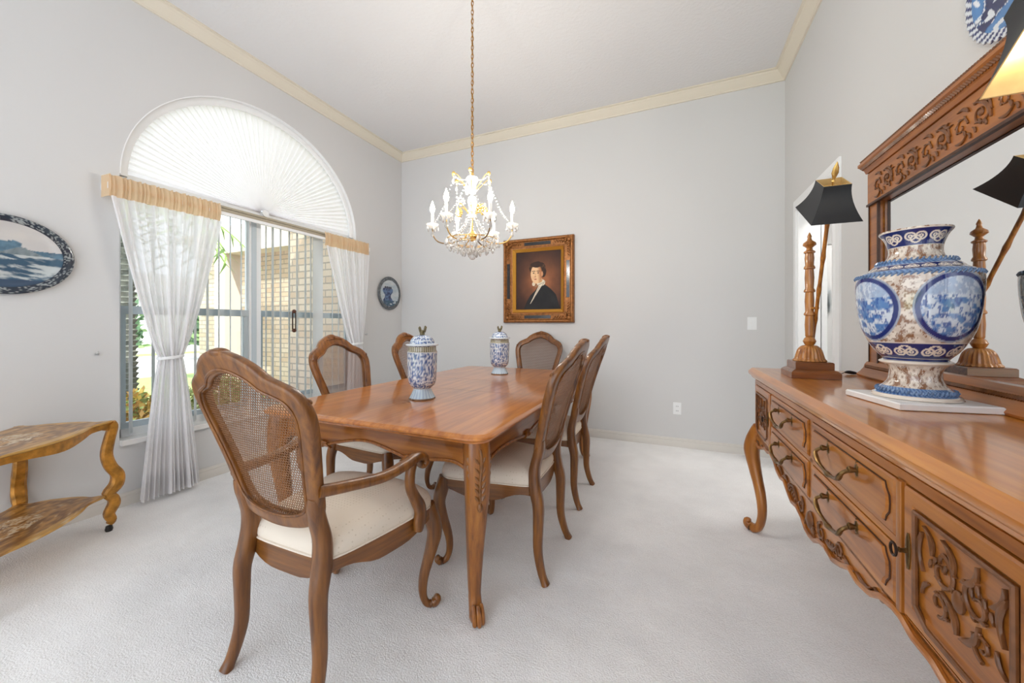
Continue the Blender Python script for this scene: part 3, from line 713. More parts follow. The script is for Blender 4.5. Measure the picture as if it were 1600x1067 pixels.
# ------------------------------------------------------------------ wall plates
def plate(label, loc, face, a, b, paint, cat='plate', rim=0, nm='wall_plate'):
    """face = rotation so that local +z is the front"""
    V = M(); pr = [(0.001, .012), (.2, .0125), (.45, .013), (.62, .014), (.72, .017), (.80, .022), (.9, .024), (.97, .026), (1.0, .024), (1.0, .018), (.9, .012), (.6, .004), (.5, .0), (.001, 0)]
    pr = [(p[0], p[1]) for p in spl(pr, 8)]; n = 200; R = []
    for r, z in pr:
        R.append([(a * r * (1 + (rim * math.cos(40 * t_) if r > .9 else 0)) * math.cos(t_), b * r * (1 + (rim * math.cos(40 * t_) if r > .9 else 0)) * math.sin(t_), z) for t_ in [2 * PI * k / n for k in range(n)]])
    V.rings(R); o = V.build(nm, m_porc, None, 50, paint); o.location = loc; o.rotation_euler = face
    return tag(o, label, cat)
def scene_paint(a, b, night=0):
    def f(co):
        x = co[:, 0] / a; y = co[:, 1] / b; r = np.sqrt(x * x + y * y)
        sky = mixc(np.array(lin((214, 208, 200))), np.array(lin((190, 188, 188))), np.clip(fbm(x * 2, y * 4), 0, 1))
        treeline = .06 + .36 * fbm(x * 3 + 4, x * 0 + 2, 3) * (np.abs(x + .35) < .6) + .10
        c = np.where((y < treeline)[:, None], mixc(np.array(lin((44, 74, 96))), np.array(lin((104, 138, 158))), fbm(x * 14, y * 14)), sky)
        roof = (np.abs(x - .25) + (y - .02) * 1.4 < .32) & (y > .02) & (y < .22)
        c = np.where(roof[:, None], mixc(np.array(lin((72, 92, 100))), np.array(lin((150, 160, 164))), fbm(x * 20, y * 6)), c)
        g = y < .02
        c = np.where(g[:, None], mixc(np.array(lin((52, 84, 106))), np.array(lin((186, 192, 192))), sstep(.42, .62, fbm(x * 4, y * 13 + x * 2))), c)
        c = np.where((y < -.62)[:, None], np.array(lin((40, 66, 92))), c)
        bd = r > .84
        c = np.where(bd[:, None], mixc(np.array(lin((34, 44, 58))), np.array(lin((150, 156, 156))), (vnoise(x * 42, y * 36) > .62) * 1.0), c)
        c = np.where(((r > .835) & (r < .85))[:, None], np.array(lin((34, 44, 58))), c)
        return c
    return f
RX = (PI / 2, 0, PI / 2)      # faces +x (left wall)
plate('large oval blue landscape platter hanging on the wall above the gilt table', (LW + .002, .755, 1.56), RX, .258, .212, scene_paint(.258, .212), nm='wall_platter')
def fig_paint(co):
    x = co[:, 0] / .2; y = co[:, 1] / .2; r = np.sqrt(x * x + y * y)
    c = mixc(np.array(lin((206, 208, 206))), np.array(lin((150, 168, 180))), fbm(x * 4, y * 9))
    d = ((np.abs(x + .12) < .36 + .1 * np.sin(y * 9)) & (y > -.62) & (y < .32))
    c = np.where(d[:, None], mixc(np.array(lin((30, 42, 84))), np.array(lin((84, 110, 146))), sstep(.35, .7, fbm(x * 9, y * 9))), c)
    for hx in (-.34, -.18, -.02, .14): c = np.where((((x - hx) ** 2 + (y - .36) ** 2) < .006)[:, None], np.array(lin((40, 44, 66))), c)
    c = np.where(((y < -.45) & (fbm(x * 6, y * 12) > .45))[:, None], np.array(lin((50, 80, 100))), c)
    bd = r > .82
    return np.where(bd[:, None], mixc(np.array(lin((62, 66, 70))), np.array(lin((112, 116, 118))), (vnoise(x * 40, y * 40) > .6) * 1.0), c)
plate('small round blue plate with standing figures on the window wall near the corner', (LW + .002, 3.712, 1.58), RX, .2, .208, fig_paint)
def dark_paint(co):
    x = co[:, 0] / .185; y = co[:, 1] / .185; r = np.sqrt(x * x + y * y); a = np.arctan2(y, x)
    s = fbm(x * 3 + y * 2 + 5, y * 5 - x * 3, 4); c = mixc(DKB * .7, np.array(lin((74, 124, 178))), sstep(.4, .62, s))
    c = np.where((np.abs(s - .5) < .018)[:, None], WH, c); c = np.where((vnoise(x * 9 + y * 4, y * 9) > .80)[:, None], WH, c)
    bd = r > .86; return np.where(bd[:, None], mixc(WH, DKB, (np.sin(a * 40 + r * 30) > .1) * 1.0), c)
plate('dark blue scalloped plate high on the wall above the mirror', (RW - .002, 1.535, 2.205), (PI / 2, 0, -PI / 2), .185, .185, dark_paint, rim=.02)
def teal(co):
    s = fbm(co[:, 0] * 50, co[:, 1] * 50); return mixc(np.array(lin((20, 78, 104))), np.array(lin((170, 200, 200))), sstep(.45, .6, s))
plate('teal patterned plate on a distant wall seen through the doorway', (2.30, 7.65, 1.58), RX if 0 else (PI / 2, 0, -PI / 2), .15, .2, teal, nm='hall_plate')

# ------------------------------------------------------------------ portrait
pt = thing('framed_portrait', 'oil portrait of a person in a black coat, in an ornate gilt frame', 'picture', (-1.379, BW, 1.682))
PW, PH_ = .414, .463
def rect_frame(m, hw, hh, w_, prof_):
    """mitred frame: prof_ = [(outward 0..w, depth toward -y)] around an opening hw,hh"""
    R = []
    for sx, sz in ((-1, -1), (1, -1), (1, 1), (-1, 1)): R.append([(sx * (hw + q), -d, sz * (hh + q)) for q, d in prof_])
    m.rings(R, loop=True)
iw, ih = .265, .325
gp = mat('frame_antique_gilt', lin((150, 96, 48)), .4, metal=.45, var=.45, vscale=40, bump=(60, .5, .004))
gb = mat('frame_bright_gilt', lin((206, 150, 62)), .32, metal=.6)
m = M(); rect_frame(m, iw + .035, ih + .035, 0, [(0, 0), (0, .030), (.012, .034), (.02, .030), (.03, .030), (.075, .034), (.085, .05), (.1, .052), (.112, .040), (.114, 0)]); m.build('outer_frame', gp, pt, 40)
m = M(); rect_frame(m, iw, ih, 0, [(0, .004), (0, .014), (.008, .022), (.02, .030), (.032, .040), (.036, .034), (.036, .004)]); m.build('inner_frame', gb, pt, 40)
m_lacq = mat('frame_black_lacquer', (.012, .01, .01), .18, coat=.5)
for sg in (-1, 1):
    M().box((-.155, -.0365, sg * (ih + .085) - .018), (.155, -.030, sg * (ih + .085) + .018)).build('black_panel', m_lacq, pt, 0); M().box((sg * (iw + .085) - .018, -.0365, -.20), (sg * (iw + .085) + .018, -.030, .20)).build('black_panel', m_lacq, pt, 0)
rc = random.Random(5)
for sx in (-1, 1):
    for sz in (-1, 1):
        m = M(); cx, cz = sx * (iw + .098), sz * (ih + .098)
        m.ball((cx, -.05, cz), .026, 10, (1, .7, 1))
        for k in range(26):
            a = rc.uniform(0, 2 * PI); r = rc.uniform(.02, .05); m.ball((cx + r * math.cos(a) - sx * .01, -.048, cz + r * math.sin(a) - sz * .01), rc.uniform(.007, .012), 6, (1.3, .8, 1))
        for k in range(16):
            q = k / 16; m.ball((cx - sx * (.04 + .14 * q), -.038, cz - sz * (.008 + .012 * math.sin(k * 2))), .011 * (1 - .5 * q), 6); m.ball((cx - sx * (.008 + .012 * math.sin(k * 2)), -.038, cz - sz * (.04 + .14 * q)), .011 * (1 - .5 * q), 6)
        m.build('corner_carving', gp, pt)

def portrait(co):
    x = co[:, 0] / iw; y = co[:, 2] / ih     # -1..1
    n = fbm(x * 3 + 3, y * 3 + 8)
    bgc = mixc(np.array(lin((44, 28, 26))), np.array(lin((158, 98, 62))), np.clip(np.exp(-(((x - .15) / .75) ** 2 + ((y + .05) / .7) ** 2)) * (.6 + .8 * n), 0, 1))
    c = bgc
    E_ = lambda cx, cy, rx, ry: ((x - cx) / rx) ** 2 + ((y - cy) / ry) ** 2
    def put(c, mask, col): return mixc(c, np.broadcast_to(np.array(lin(col)), c.shape), np.clip(mask, 0, 1))
    sh = np.interp(x, [-.66, -.5, -.34, -.15, .02, .16, .32, .55, .78, .95], [-1.0, -.70, -.50, -.36, -.20, -.10, -.16, -.30, -.50, -.95])
    body = (y < sh) & (x > -.62) & (x < .95)
    coat = mixc(np.broadcast_to(np.array(lin((20, 22, 26))), c.shape), np.broadcast_to(np.array(lin((40, 40, 42))), c.shape), n)
    c = np.where(body[:, None], coat, c)
    # shirt wedge
    w0 = -.36 + (y + .80) * .62; w1 = w0 + .02 + .20 * (y + .80)
    c = put(c, ((x > w0) & (x < w1) & (y > -.80) & (y < -.16) & (y < sh + .12)) * 1.0, (214, 202, 182))
    c = put(c, ((x > w0 + .04) & (x < w0 + .07) & (y > -.70) & (y < -.2)) * .5, (150, 136, 118))
    # collar, neck, cravat
    c = put(c, (E_(.12, -.08, .19, .12) < 1) * 1.0, (226, 214, 192)); c = put(c, (E_(-.20, -.12, .07, .07) < 1) * 1.0, (222, 206, 180))
    c = put(c, (E_(.03, .01, .16, .10) < 1) * 1.0, (206, 158, 112))
    c = put(c, ((np.abs(y + .13 - .35 * (x - .1)) < .02) & (x > -.15) & (x < .35)) * .6, (160, 140, 112))
    # hair then face
    hair = (E_(-.04, .43, .36, .23) < 1 + .5 * (fbm(x * 9, y * 9) - .5)) | (E_(.22, .30, .14, .20) < 1)
    c = put(c, hair * 1.0, (52, 34, 26)); c = put(c, (hair & (fbm(x * 16, y * 10) > .58)) * .7, (92, 62, 42))
    face = E_(-.08, .22, .25, .33) < 1
    skin = mixc(np.broadcast_to(np.array(lin((232, 192, 148))), c.shape), np.broadcast_to(np.array(lin((176, 116, 78))), c.shape), sstep(-.05, .16, x + .1 * y))
    c = np.where(face[:, None], skin, c)
    c = put(c, (E_(.175, .22, .045, .085) < 1) * 1.0, (206, 150, 110))
    c = put(c, ((E_(-.05, .53, .25, .085) < 1 + .6 * (fbm(x * 12, y * 12) - .5))) * 1.0, (56, 36, 28))
    for ex in (-.20, .0): 
        c = put(c, (E_(ex, .26, .045, .018) < 1) * 1.0, (60, 42, 34)); c = put(c, (np.abs(y - .325 + .8 * (x - ex) ** 2) < .012) * (np.abs(x - ex) < .075) * 1.0, (78, 50, 36))
    c = put(c, (E_(-.125, .19, .018, .075) < 1) * .5, (180, 122, 84)); c = put(c, (E_(-.13, .125, .040, .018) < 1) * .8, (160, 100, 70))
    c = put(c, (E_(-.12, .045, .062, .018) < 1) * 1.0, (172, 88, 72)); c = put(c, (E_(-.22, .10, .05, .06) < 1) * .3, (220, 140, 110))
    # lapel edge
    c = put(c, ((np.abs(x - (w1 + .015)) < .012) & (y > -.8) & (y < -.1)) * .7, (60, 58, 56))
    return c
m = M(); m.grid(lambda u, v: ((2 * u - 1) * iw, -.006, (2 * v - 1) * ih), 200, 240); m.build('canvas', m_canvas, pt, 0, portrait)

# ------------------------------------------------------------------ sideboard
SB = thing('sideboard', 'long carved oak sideboard with four brass-handled drawers under the mirror', 'sideboard', (.665, 1.62, 0), 0)
SB.rotation_euler = (0, 0, math.radians(.6))
# local frame: y = along length (+y far), x = depth (front at -x)
XFc = -.215; XBk = .205; HL = .905; ZT = .935
def slab_prof(z0, z1): return [(.035, z0), (.030, z0 + .006), (.016, z0 + .016), (.012, z0 + .026), (.004, z0 + .032), (0, z0 + .040), (0, z0 + .050), (.005, z0 + .056), (.012, z1 - .004), (.018, z1), (.06, z1)]
o = [(XFc - .03, -HL - .03), (XBk + .005, -HL - .03), (XBk + .005, HL + .03), (XFc - .03, HL + .03)]
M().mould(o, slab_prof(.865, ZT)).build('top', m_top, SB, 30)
# carcass: sides, back, bottom and face rails
apz = lambda y: float(np.interp(abs(y), [0, .04, .08, .14, .20, .25, .31, .36, .42, .47, .53, .56, .60, .66, .72, .80, .87, .905], [.432, .436, .458, .470, .462, .478, .505, .497, .508, .535, .548, .548, .536, .538, .520, .500, .512, .50]))
c = M(); c.box((XFc + .022, -HL + .012, .56), (XBk, HL - .012, .868)); c.build('carcass', m_side_y, SB, 0)
c = M()
for sy in (-1, 1): c.strip([(XFc + .02 + k * .04, sy * HL) for k in range(11)], .868, [.50 + .05 * math.sin(PI * k / 10) for k in range(11)], .02, -sy)
c.build('side_panel', m_side, SB, 40)
n = 181; P = [(XFc, lerp(-HL, HL, k / (n - 1))) for k in range(n)]
f = M(); f.strip(P, .562, [apz(p[1]) for p in P], .022, -1); f.box((XFc, -HL, .846), (XFc + .022, HL, .868)); f.box((XFc, -.54, .697), (XFc + .022, .54, .713)); f.box((XFc, -HL, .555), (XFc + .022, HL, .565))
for y in (-HL + .012, -.548, 0, .548, HL - .012): f.box((XFc, y - .014, .56), (XFc + .022, y + .014, .85))
fa = f.build('face_frame', m_side_y, SB, 40)
M().sweep([(XFc - .004, p[1], apz(p[1]) + .008) for p in P], .008, .008, 8, ref=(1, 0, 0)).build('apron_bead', m_side_y, fa)
# carved apron ornaments
def leafy(m, y, z, dy, dz, w0, x):
    L_ = math.hypot(dy, dz); py, pz = -dz / L_, dy / L_
    Q = [(x, y + dy * t + py * L_ * .18 * math.sin(PI * t), z + dz * t + pz * L_ * .18 * math.sin(PI * t)) for t in (0, .2, .4, .6, .8, 1)]
    m.sweep(spl(Q, 2), [w0 * q for q in (.25, .5, .7, .8, .8, .75, .68, .55, .4, .25, .1)], w0 * .5, 7, ref=(1, 0, 0))
def scroll(m, y, z, r, turns, sg, x, w0=.007, start=0.0, flip=1):
    Q = []
    N_ = 26
    for k in range(N_):
        t = k / (N_ - 1); a = start + sg * turns * 2 * PI * t; rr = r * (1 - t * .82)
        Q.append((x, y + rr * math.cos(a), z + flip * rr * math.sin(a)))
    m.sweep(Q, [w0 * .62 * (1 - .55 * k / (N_ - 1)) for k in range(N_)], [w0 * .5] * N_, 7, ref=(1, 0, 0))
    for q in (3, 6, 9, 12):
        A = Q[q]; B = Q[q + 1]; tx, tz_ = B[1] - A[1], B[2] - A[2]; l_ = math.hypot(tx, tz_) + 1e-9; o1, o2 = (A[1] - y) / r, (A[2] - z) / r
        leafy(m, A[1], A[2], tx / l_ * r * .4 + o1 * r * .3, tz_ / l_ * r * .4 + o2 * r * .3, w0 * .9, x)
cv = M(); xx = XFc - .003
cv.ball((xx, 0, .495), .024, 12, (.5, 1.1, 1.3))
for k in range(9):
    a = PI * (k / 8) ; leafy(cv, 0, .50, .052 * math.cos(a), .045 * math.sin(a) - .045, .009, xx)
cv.build('apron_shell', m_glaze, fa)
for sg in (-1, 1):
    cv = M()
    scroll(cv, sg * .10, .505, .030, 1.2, sg, xx, .008, PI / 2 if sg > 0 else PI / 2); leafy(cv, sg * .14, .50, sg * .09, .030, .010, xx); scroll(cv, sg * .24, .520, .022, 1.1, -sg, xx, .007)
    leafy(cv, sg * .27, .525, sg * .07, -.004, .009, xx); leafy(cv, sg * .35, .525, sg * .08, .012, .009, xx); leafy(cv, sg * .44, .545, sg * .06, .002, .007, xx)
    for k in range(5): leafy(cv, sg * (.15 + .02 * k), .508 + .004 * k, sg * .02, -.022, .005, xx)
    leafy(cv, sg * .70, .53, sg * .07, -.012, .008, xx); leafy(cv, sg * .80, .52, sg * .06, .006, .007, xx)
    cv.build('apron_carving', m_glaze, fa)
# drawers
def pull(parent, y, z, wd):
    h = M(); x = XFc - .012
    Q = [(x - .012, y - wd, z), (x - .030, y - wd, z - .012), (x - .032, y - wd * .78, z - .034), (x - .030, y - wd * .35, z - .046), (x - .030, y, z - .050), (x - .030, y + wd * .35, z - .046), (x - .032, y + wd * .78, z - .034), (x - .030, y + wd, z - .012), (x - .012, y + wd, z)]
    Q = spl(Q, 5); n_ = len(Q)
    h.sweep(Q, [.0048 + .0035 * math.exp(-((i / (n_ - 1) - .5) / .06) ** 2) + .0022 * math.exp(-((abs(i / (n_ - 1) - .5) - .28) / .07) ** 2) for i in range(n_)], n=8, ref=(1, 0, 0))
    for sg in (-1, 1):
        yy = y + sg * wd
        h.lathe([(.0, .0), (.008, 0), (.006, .008), (.009, .016), (.009, .020), (.004, .024), (0, .024)], 12, (x + .004, yy, z), (-1, 0, 0))
        for k in range(10):
            a = 2 * PI * k / 10; rr = .016 if k % 2 else .019
            h.ball((x + .002, yy + rr * .62 * math.cos(a), z + rr * math.sin(a)), .0055, 6, (.5, 1, 1))
        h.ball((x + .001, yy, z), .014, 8, (.3, .8, 1.2))
    h.build('drawer_pull', m_brass, parent)
def raised(m, m2, y0, y1, z0, z1, x):
    """drawer front with a shaped raised field"""
    m.rings([[(x + d, y0 + i_, z0 + i_), (x + d, y1 - i_, z0 + i_), (x + d, y1 - i_, z1 - i_), (x + d, y0 + i_, z1 - i_)] for i_, d in ((0, .014), (0, 0), (.004, -.004), (.010, -.004))])
    h = (z1 - z0) / 2; zc = (z0 + z1) / 2; b = .020
    f_ = [(y0 + b + .012, z0 + b), (y1 - b - .012, z0 + b), (y1 - b - .012 + .004, z0 + b + .012), (y1 - b + .004, zc - .018), (y1 - b + .006, zc), (y1 - b + .004, zc + .018), (y1 - b - .008, z1 - b - .012), (y1 - b - .012, z1 - b), (y0 + b + .012, z1 - b), (y0 + b + .008, z1 - b - .012), (y0 + b - .004, zc + .018), (y0 + b - .006, zc), (y0 + b - .004, zc - .018), (y0 + b + .008, z0 + b + .012)]
    cy_ = (y0 + y1) / 2
    m.rings([[(x + d, cy_ + (p[0] - cy_) * s_, zc + (p[1] - zc) * s_) for p in f_] for s_, d in ((1, -.003), (1, -.006), (.975, -.010), (.93, -.010))])
    m2.sweep([(x - .0045, p[0], p[1]) for p in f_], .0032, .002, 6, ref=(1, 0, 0), closed=True)
for (y0, y1) in ((.020, .530), (-.530, -.020)):
    for (z0, z1) in ((.716, .843), (.568, .694)):
        m = M(); m2 = M(); raised(m, m2, y0, y1, z0, z1, XFc - .002)
        d = m.build('drawer', m_side_y, SB, 30); m2.build('drawer_moulding', m_groove, d); pull(d, (y0 + y1) / 2, (z0 + z1) / 2 + .022, .094)
# doors
for sg in (-1, 1):
    y0, y1 = sg * .566, sg * .880; zb0, zt0 = .572, .842; x = XFc - .002
    if y0 > y1: y0, y1 = y1, y0
    m = M(); m.rings([[(x + d, y0 + i_, zb0 + i_), (x + d, y1 - i_, zb0 + i_), (x + d, y1 - i_, zt0 - i_), (x + d, y0 + i_, zt0 - i_)] for i_, d in ((0, .014), (0, 0), (.004, -.004), (.03, -.004), (.036, .001), (.044, .002))])
    d = m.build('cabinet_door', m_side_y, SB, 30)
    m = M(); b = .040
    ol = [(y0 + b, zb0 + .045), (y0 + b + .04, zb0 + .020), (y1 - b - .04, zb0 + .020), (y1 - b, zb0 + .045), (y1 - b, zt0 - b), (y0 + b, zt0 - b)]
    m.sweep([(x - .004, p[0], p[1]) for p in ol], .006, .005, 8, ref=(1, 0, 0), closed=True); m.build('door_moulding', m_glaze, d)
    cv = M(); yc = (y0 + y1) / 2; zc = .712; xx = x - .001
    for s2 in (-1, 1):
        scroll(cv, yc + s2 * .042, zc + .014, .034, 1.15, s2, xx, .007, PI * .5); scroll(cv, yc + s2 * .052, zc - .048, .024, 1.1, -s2, xx, .006, -PI * .5)
        leafy(cv, yc + s2 * .005, zc - .07, s2 * .04, .05, .009, xx); leafy(cv, yc + s2 * .07, zc + .03, s2 * .025, .045, .008, xx); leafy(cv, yc + s2 * .10, zc + .06, -s2 * .004, -.075, .008, xx)
        leafy(cv, yc + s2 * .012, zc + .03, s2 * .03, .045, .008, xx); leafy(cv, yc + s2 * .08, zc - .03, s2 * .02, -.03, .006, xx)
        for k in range(4): leafy(cv, yc + s2 * (.028 + .014 * k), zc + .046 - .012 * abs(k - 1), s2 * .006, -.018, .005, xx)
    cv.ball((xx, yc, zc - .01), .014, 10, (.5, 1, 1.4)); cv.build('door_carving', m_glaze, d)
    yk = y0 + .018 if sg > 0 else y1 - .018
    k_ = M(); k_.ball((x - .005, yk, .712), .010, 8, (.3, .8, 4.0)); k_.lathe([(0, 0), (.006, 0), (.004, .012), (.006, .016), (0, .018)], 10, (x - .004, yk, .712), (-1, 0, 0))
    k_.build('escutcheon', m_brass, d)
    k_ = M(); k_.sweep([(x - .016, yk, .712), (x - .022, yk, .712)], .0025, n=6, ref=(0, 0, 1))
    k_.sweep([(x - .028, yk + .011 * math.cos(a), .712 + .013 * math.sin(a)) for a in [2 * PI * q / 16 for q in range(16)]], .0028, n=6, ref=(1, 0, 0), closed=True); k_.build('key', m_iron, d)
# pilasters flanking drawers
for y in (-.548, .548): M().sweep([(XFc - .002, y, .565), (XFc - .002, y, .845)], .009, .006, 10, ref=(1, 0, 0), pw=4).build('pilaster', m_side, fa)
# legs
for sy in (-1, 1):
    for back in (0, 1):
        X0 = XFc + .02 if not back else XBk - .04; ox = -1 if not back else .0
        P = spl([(X0, sy * (HL - .02), .60), (X0 + ox * .022, sy * (HL + .006), .53), (X0 + ox * .034, sy * (HL + .02), .46), (X0 + ox * .022, sy * (HL + .006), .36), (X0, sy * (HL - .03), .22), (X0 - ox * .004, sy * (HL - .045), .12), (X0 + ox * .008, sy * (HL - .04), .05), (X0 + ox * .030, sy * (HL - .02), .022), (X0 + ox * .055, sy * (HL + .004), .030), (X0 + ox * .058, sy * (HL + .006), .05), (X0 + ox * .046, sy * (HL - .004), .056)], 4)
        n_ = len(P); q = [float(np.interp(i / (n_ - 1), [0, .1, .2, .35, .5, .6, .7, .8, .9, 1], [.036, .040, .038, .026, .021, .020, .024, .022, .018, .010])) for i in range(n_)]
        P = [(p[0], p[1], max(p[2], q[i] * .98)) for i, p in enumerate(P)]
        lg = M().sweep(P, q, q, 12, ref=(-.7, sy * .7, 0), pw=2.6).build('leg', m_side, SB, 60)

# ------------------------------------------------------------------ mirror
MR = thing('wall_mirror', 'large oak-framed mirror with a carved frieze, standing on the sideboard', 'mirror', (0, 1.62, 0))
mx0, mx1 = .870, RW - .001; MH = .685
M().box((.885, -MH + .09, 1.0), (.889, MH - .09, 1.78)).build('mirror_glass', m_mirror, MR, 0)
for sg in (-1, 1):
    a = M(); a.box((mx0 - .006, sg * MH, .99), (mx1, sg * (MH - .080), 1.75), .004); s_ = a.build('side_stile', m_mirwood, MR, 30)
    a = M(); a.box((mx0 - .008, sg * (MH - .074), 1.0), (mx0 + .002, sg * (MH - .082), 1.75)); a.box((mx0 - .010, sg * (MH - .006), 1.0), (mx0, sg * MH, 1.75)); a.build('stile_bead', m_groove, s_, 0)
fz = M().box((mx0 - .012, -MH, 1.745), (mx1, MH, 1.900), .003).build('frieze', m_mirwood, MR, 30)
M().box((mx0 - .018, -MH, 1.742), (mx0 - .004, MH, 1.752)).build('frieze_bead', m_groove, fz, 0)
cv = M(); xx = mx0 - .014
for k in range(-3, 4):
    y = k * .178
    scroll(cv, y - .03, 1.822, .046, 1.35, 1, xx, .0065, PI * .3); scroll(cv, y + .055, 1.815, .030, 1.1, -1, xx, .0055, PI)
    leafy(cv, y - .07, 1.79, .07, .075, .009, xx); leafy(cv, y + .02, 1.85, .05, .018, .008, xx); leafy(cv, y + .08, 1.77, -.05, .012, .007, xx); leafy(cv, y - .04, 1.865, -.045, -.02, .007, xx)
    for j in range(5): leafy(cv, y - .05 + .022 * j, 1.775 + .012 * math.sin(j * 1.7), .012, .022, .006, xx)
    cv.ball((xx, y - .03, 1.822), .011, 8, (.6, 1, 1))
cv.build('frieze_carving', m_glaze, fz)
pr = [(0, 1.900), (.006, 1.900), (.009, 1.908), (.012, 1.916), (.020, 1.922), (.027, 1.932), (.034, 1.936), (.034, 1.948), (.024, 1.954), (.022, 1.966), (0, 1.968)]
cr = M().rings([[(mx0 - .012 - q, s_ * (MH + q * .3), z) for q, z in pr] + [(mx1, s_ * (MH + q * .3), z) for q, z in reversed(pr)] for s_ in (-1, 1)]).build('crown', m_mirwood, MR, 30)
be = M()
for k in range(118):
    y = -MH + k * (2 * MH) / 117; be.sweep([(mx0 - .030, y - .004, 1.921), (mx0 - .037, y + .004, 1.931)], .0045, n=5, ref=(0, 1, 0))
    be.sweep([(mx0 - .035, y - .004, 1.952), (mx0 - .036, y + .005, 1.962)], .0045, n=5, ref=(0, 1, 0))
be.build('crown_beading', m_glaze, cr)
pr = [(.0, .936), (.040, .936), (.043, .944), (.036, .954), (.030, .960), (.026, .968), (.020, .976), (.016, .994), (.010, 1.004), (.0, 1.012)]
bs = M().rings([[(mx0 - q, s_ * (MH + .012 + q * .5), z) for q, z in pr] + [(mx1, s_ * (MH + .012 + q * .5), z) for q, z in reversed(pr)] for s_ in (-1, 1)]).build('base_rail', m_mirwood, MR, 30)
be = M()
for k in range(150): y = -MH + k * (2 * MH) / 149; be.sweep([(mx0 - .020, y - .004, .980), (mx0 - .018, y + .004, .990)], .0042, n=5, ref=(0, 1, 0))
be.build('base_beading', m_glaze, bs)

# ------------------------------------------------------------------ big vase and its slab
slb = thing('marble_slab', 'white marble slab under the big vase on the sideboard', 'slab', (.697, 1.562, ZT + .001), math.radians(9))
M().mould([(-.118, -.125), (.118, -.125), (.118, .125), (-.118, .125)], [(.002, 0), (0, .002), (0, .016), (.003, .020), (.01, .0205)]).build('slab', m_white_slab, slb, 30)
BRN = np.array(lin((132, 88, 56))); CRM = np.array(lin((226, 214, 200)))
VZ = ZT + .022
def ruyi(u, v):
    """cloud-collar motif, u,v in cell units [-1,1]"""
    d1 = np.hypot(np.abs(u) - .42, v + .10); d2 = np.hypot(u, (v - .22) * 1.1)
    ring = lambda d, r, w_: np.abs(d - r) < w_
    return ring(d1, .40, .085) | ring(d2, .42, .085) | ring(d1, .14, .07)
def vase_paint(co):
    ph = np.arctan2(co[:, 1], co[:, 0]); z = co[:, 2]; r = np.hypot(co[:, 0], co[:, 1]); u = ph * .13
    n1 = fbm(u * 60 + 3, z * 60, 4); 
    # peony ground: scalloped blossoms
    cx = np.floor(u / .0583) ; ox = (np.mod(cx, 2)) * .022; cyv = np.floor((z + ox) / .044)
    lu = (u / .0583 - cx - .5) * 2; lv = ((z + ox) / .044 - cyv - .5) * 2
    an = np.arctan2(lv, lu); rr = np.hypot(lu, lv * 1.1) + .10 * np.cos(an * 6 + cx * 2) + .25 * (n1 - .5)
    c = mixc(CRM, BRN, sstep(.68, 1.0, rr) * (.30 + .65 * (n1 > .48)))
    c = mixc(c, BRN * .8, sstep(.30, .05, rr) * .75); c = mixc(c, BRN * .75, ((np.abs(rr - .72) < .05) * (n1 > .40)) * .8)
    c = mixc(c, CRM * .8, (vnoise(u * 240, z * 240) > .78) * .5)
    # medallions
    for k in range(4):
        a0 = MED0 + k * PI / 2; du = np.mod(ph - a0 + PI, 2 * PI) - PI; mx_ = du * .128 / .082; mz = (z - .282) / .096; q = np.hypot(mx_, mz)
        sc = mixc(np.array(lin((206, 214, 224))), np.array(lin((86, 126, 180))), sstep(.42, .62, fbm(du * 9 + k, z * 70 + k * 3)))
        sc = mixc(sc, np.array(lin((44, 80, 150))), (fbm(du * 30 + 4, z * 90) > .60) * .85)
        sc = np.where(((mz > .35))[:, None], mixc(sc, np.array(lin((196, 208, 222))), .55), sc)
        c = mixc(c, sc, sstep(1.01, .99, q) if 0 else 1 - sstep(.98, 1.0, q)); c = mixc(c, np.broadcast_to(DKB * 1.3, c.shape), sstep(.89, .91, q) * (1 - sstep(1.03, 1.05, q))); c = mixc(c, np.broadcast_to(np.array(lin((150, 160, 178))), c.shape), sstep(1.03, 1.05, q) * (1 - sstep(1.08, 1.10, q)))
    # bands
    def band(c, z0, z1, ncell, flip=1):
        zc = (z0 + z1) / 2; hh = (z1 - z0) / 2; cu = np.mod(ph / (2 * PI) * ncell, 1) * 2 - 1; cvv = flip * (z - zc) / hh
        b = mixc(np.broadcast_to(DKB * 1.1, c.shape), np.broadcast_to(CRM, c.shape), ruyi(cu, cvv) * 1.0)
        b = np.where((np.abs(cvv) > .9)[:, None], CRM, b)
        return np.where(((z > z0) & (z < z1))[:, None], b, c)
    c = band(c, .124, .176, 10); c = band(c, .474, .526, 8, -1); c = band(c, .398, .416, 20)
    for z0, z1 in ((.012, .034), (.384, .398), (.416, .430)):
        w_ = np.sin(ph * 60 + z * 500); s_ = mixc(np.array(lin((118, 150, 190))), np.array(lin((62, 96, 150))), (w_ > 0) * .8)
        c = np.where(((z > z0) & (z <= z1))[:, None], s_, c)
    c = np.where((z < .012)[:, None], CRM, c)
    c = np.where(((z > .104) & (z < .118))[:, None], CRM, c); c = np.where(((z > .118) & (z < .126))[:, None], DKB, c)
    return c
MED0 = 0.0
vs = thing('porcelain_vase', 'large blue, white and brown porcelain vase on the marble slab on the sideboard', 'vase', (.695, 1.562, VZ)); vs.scale = (1, 1, .975)
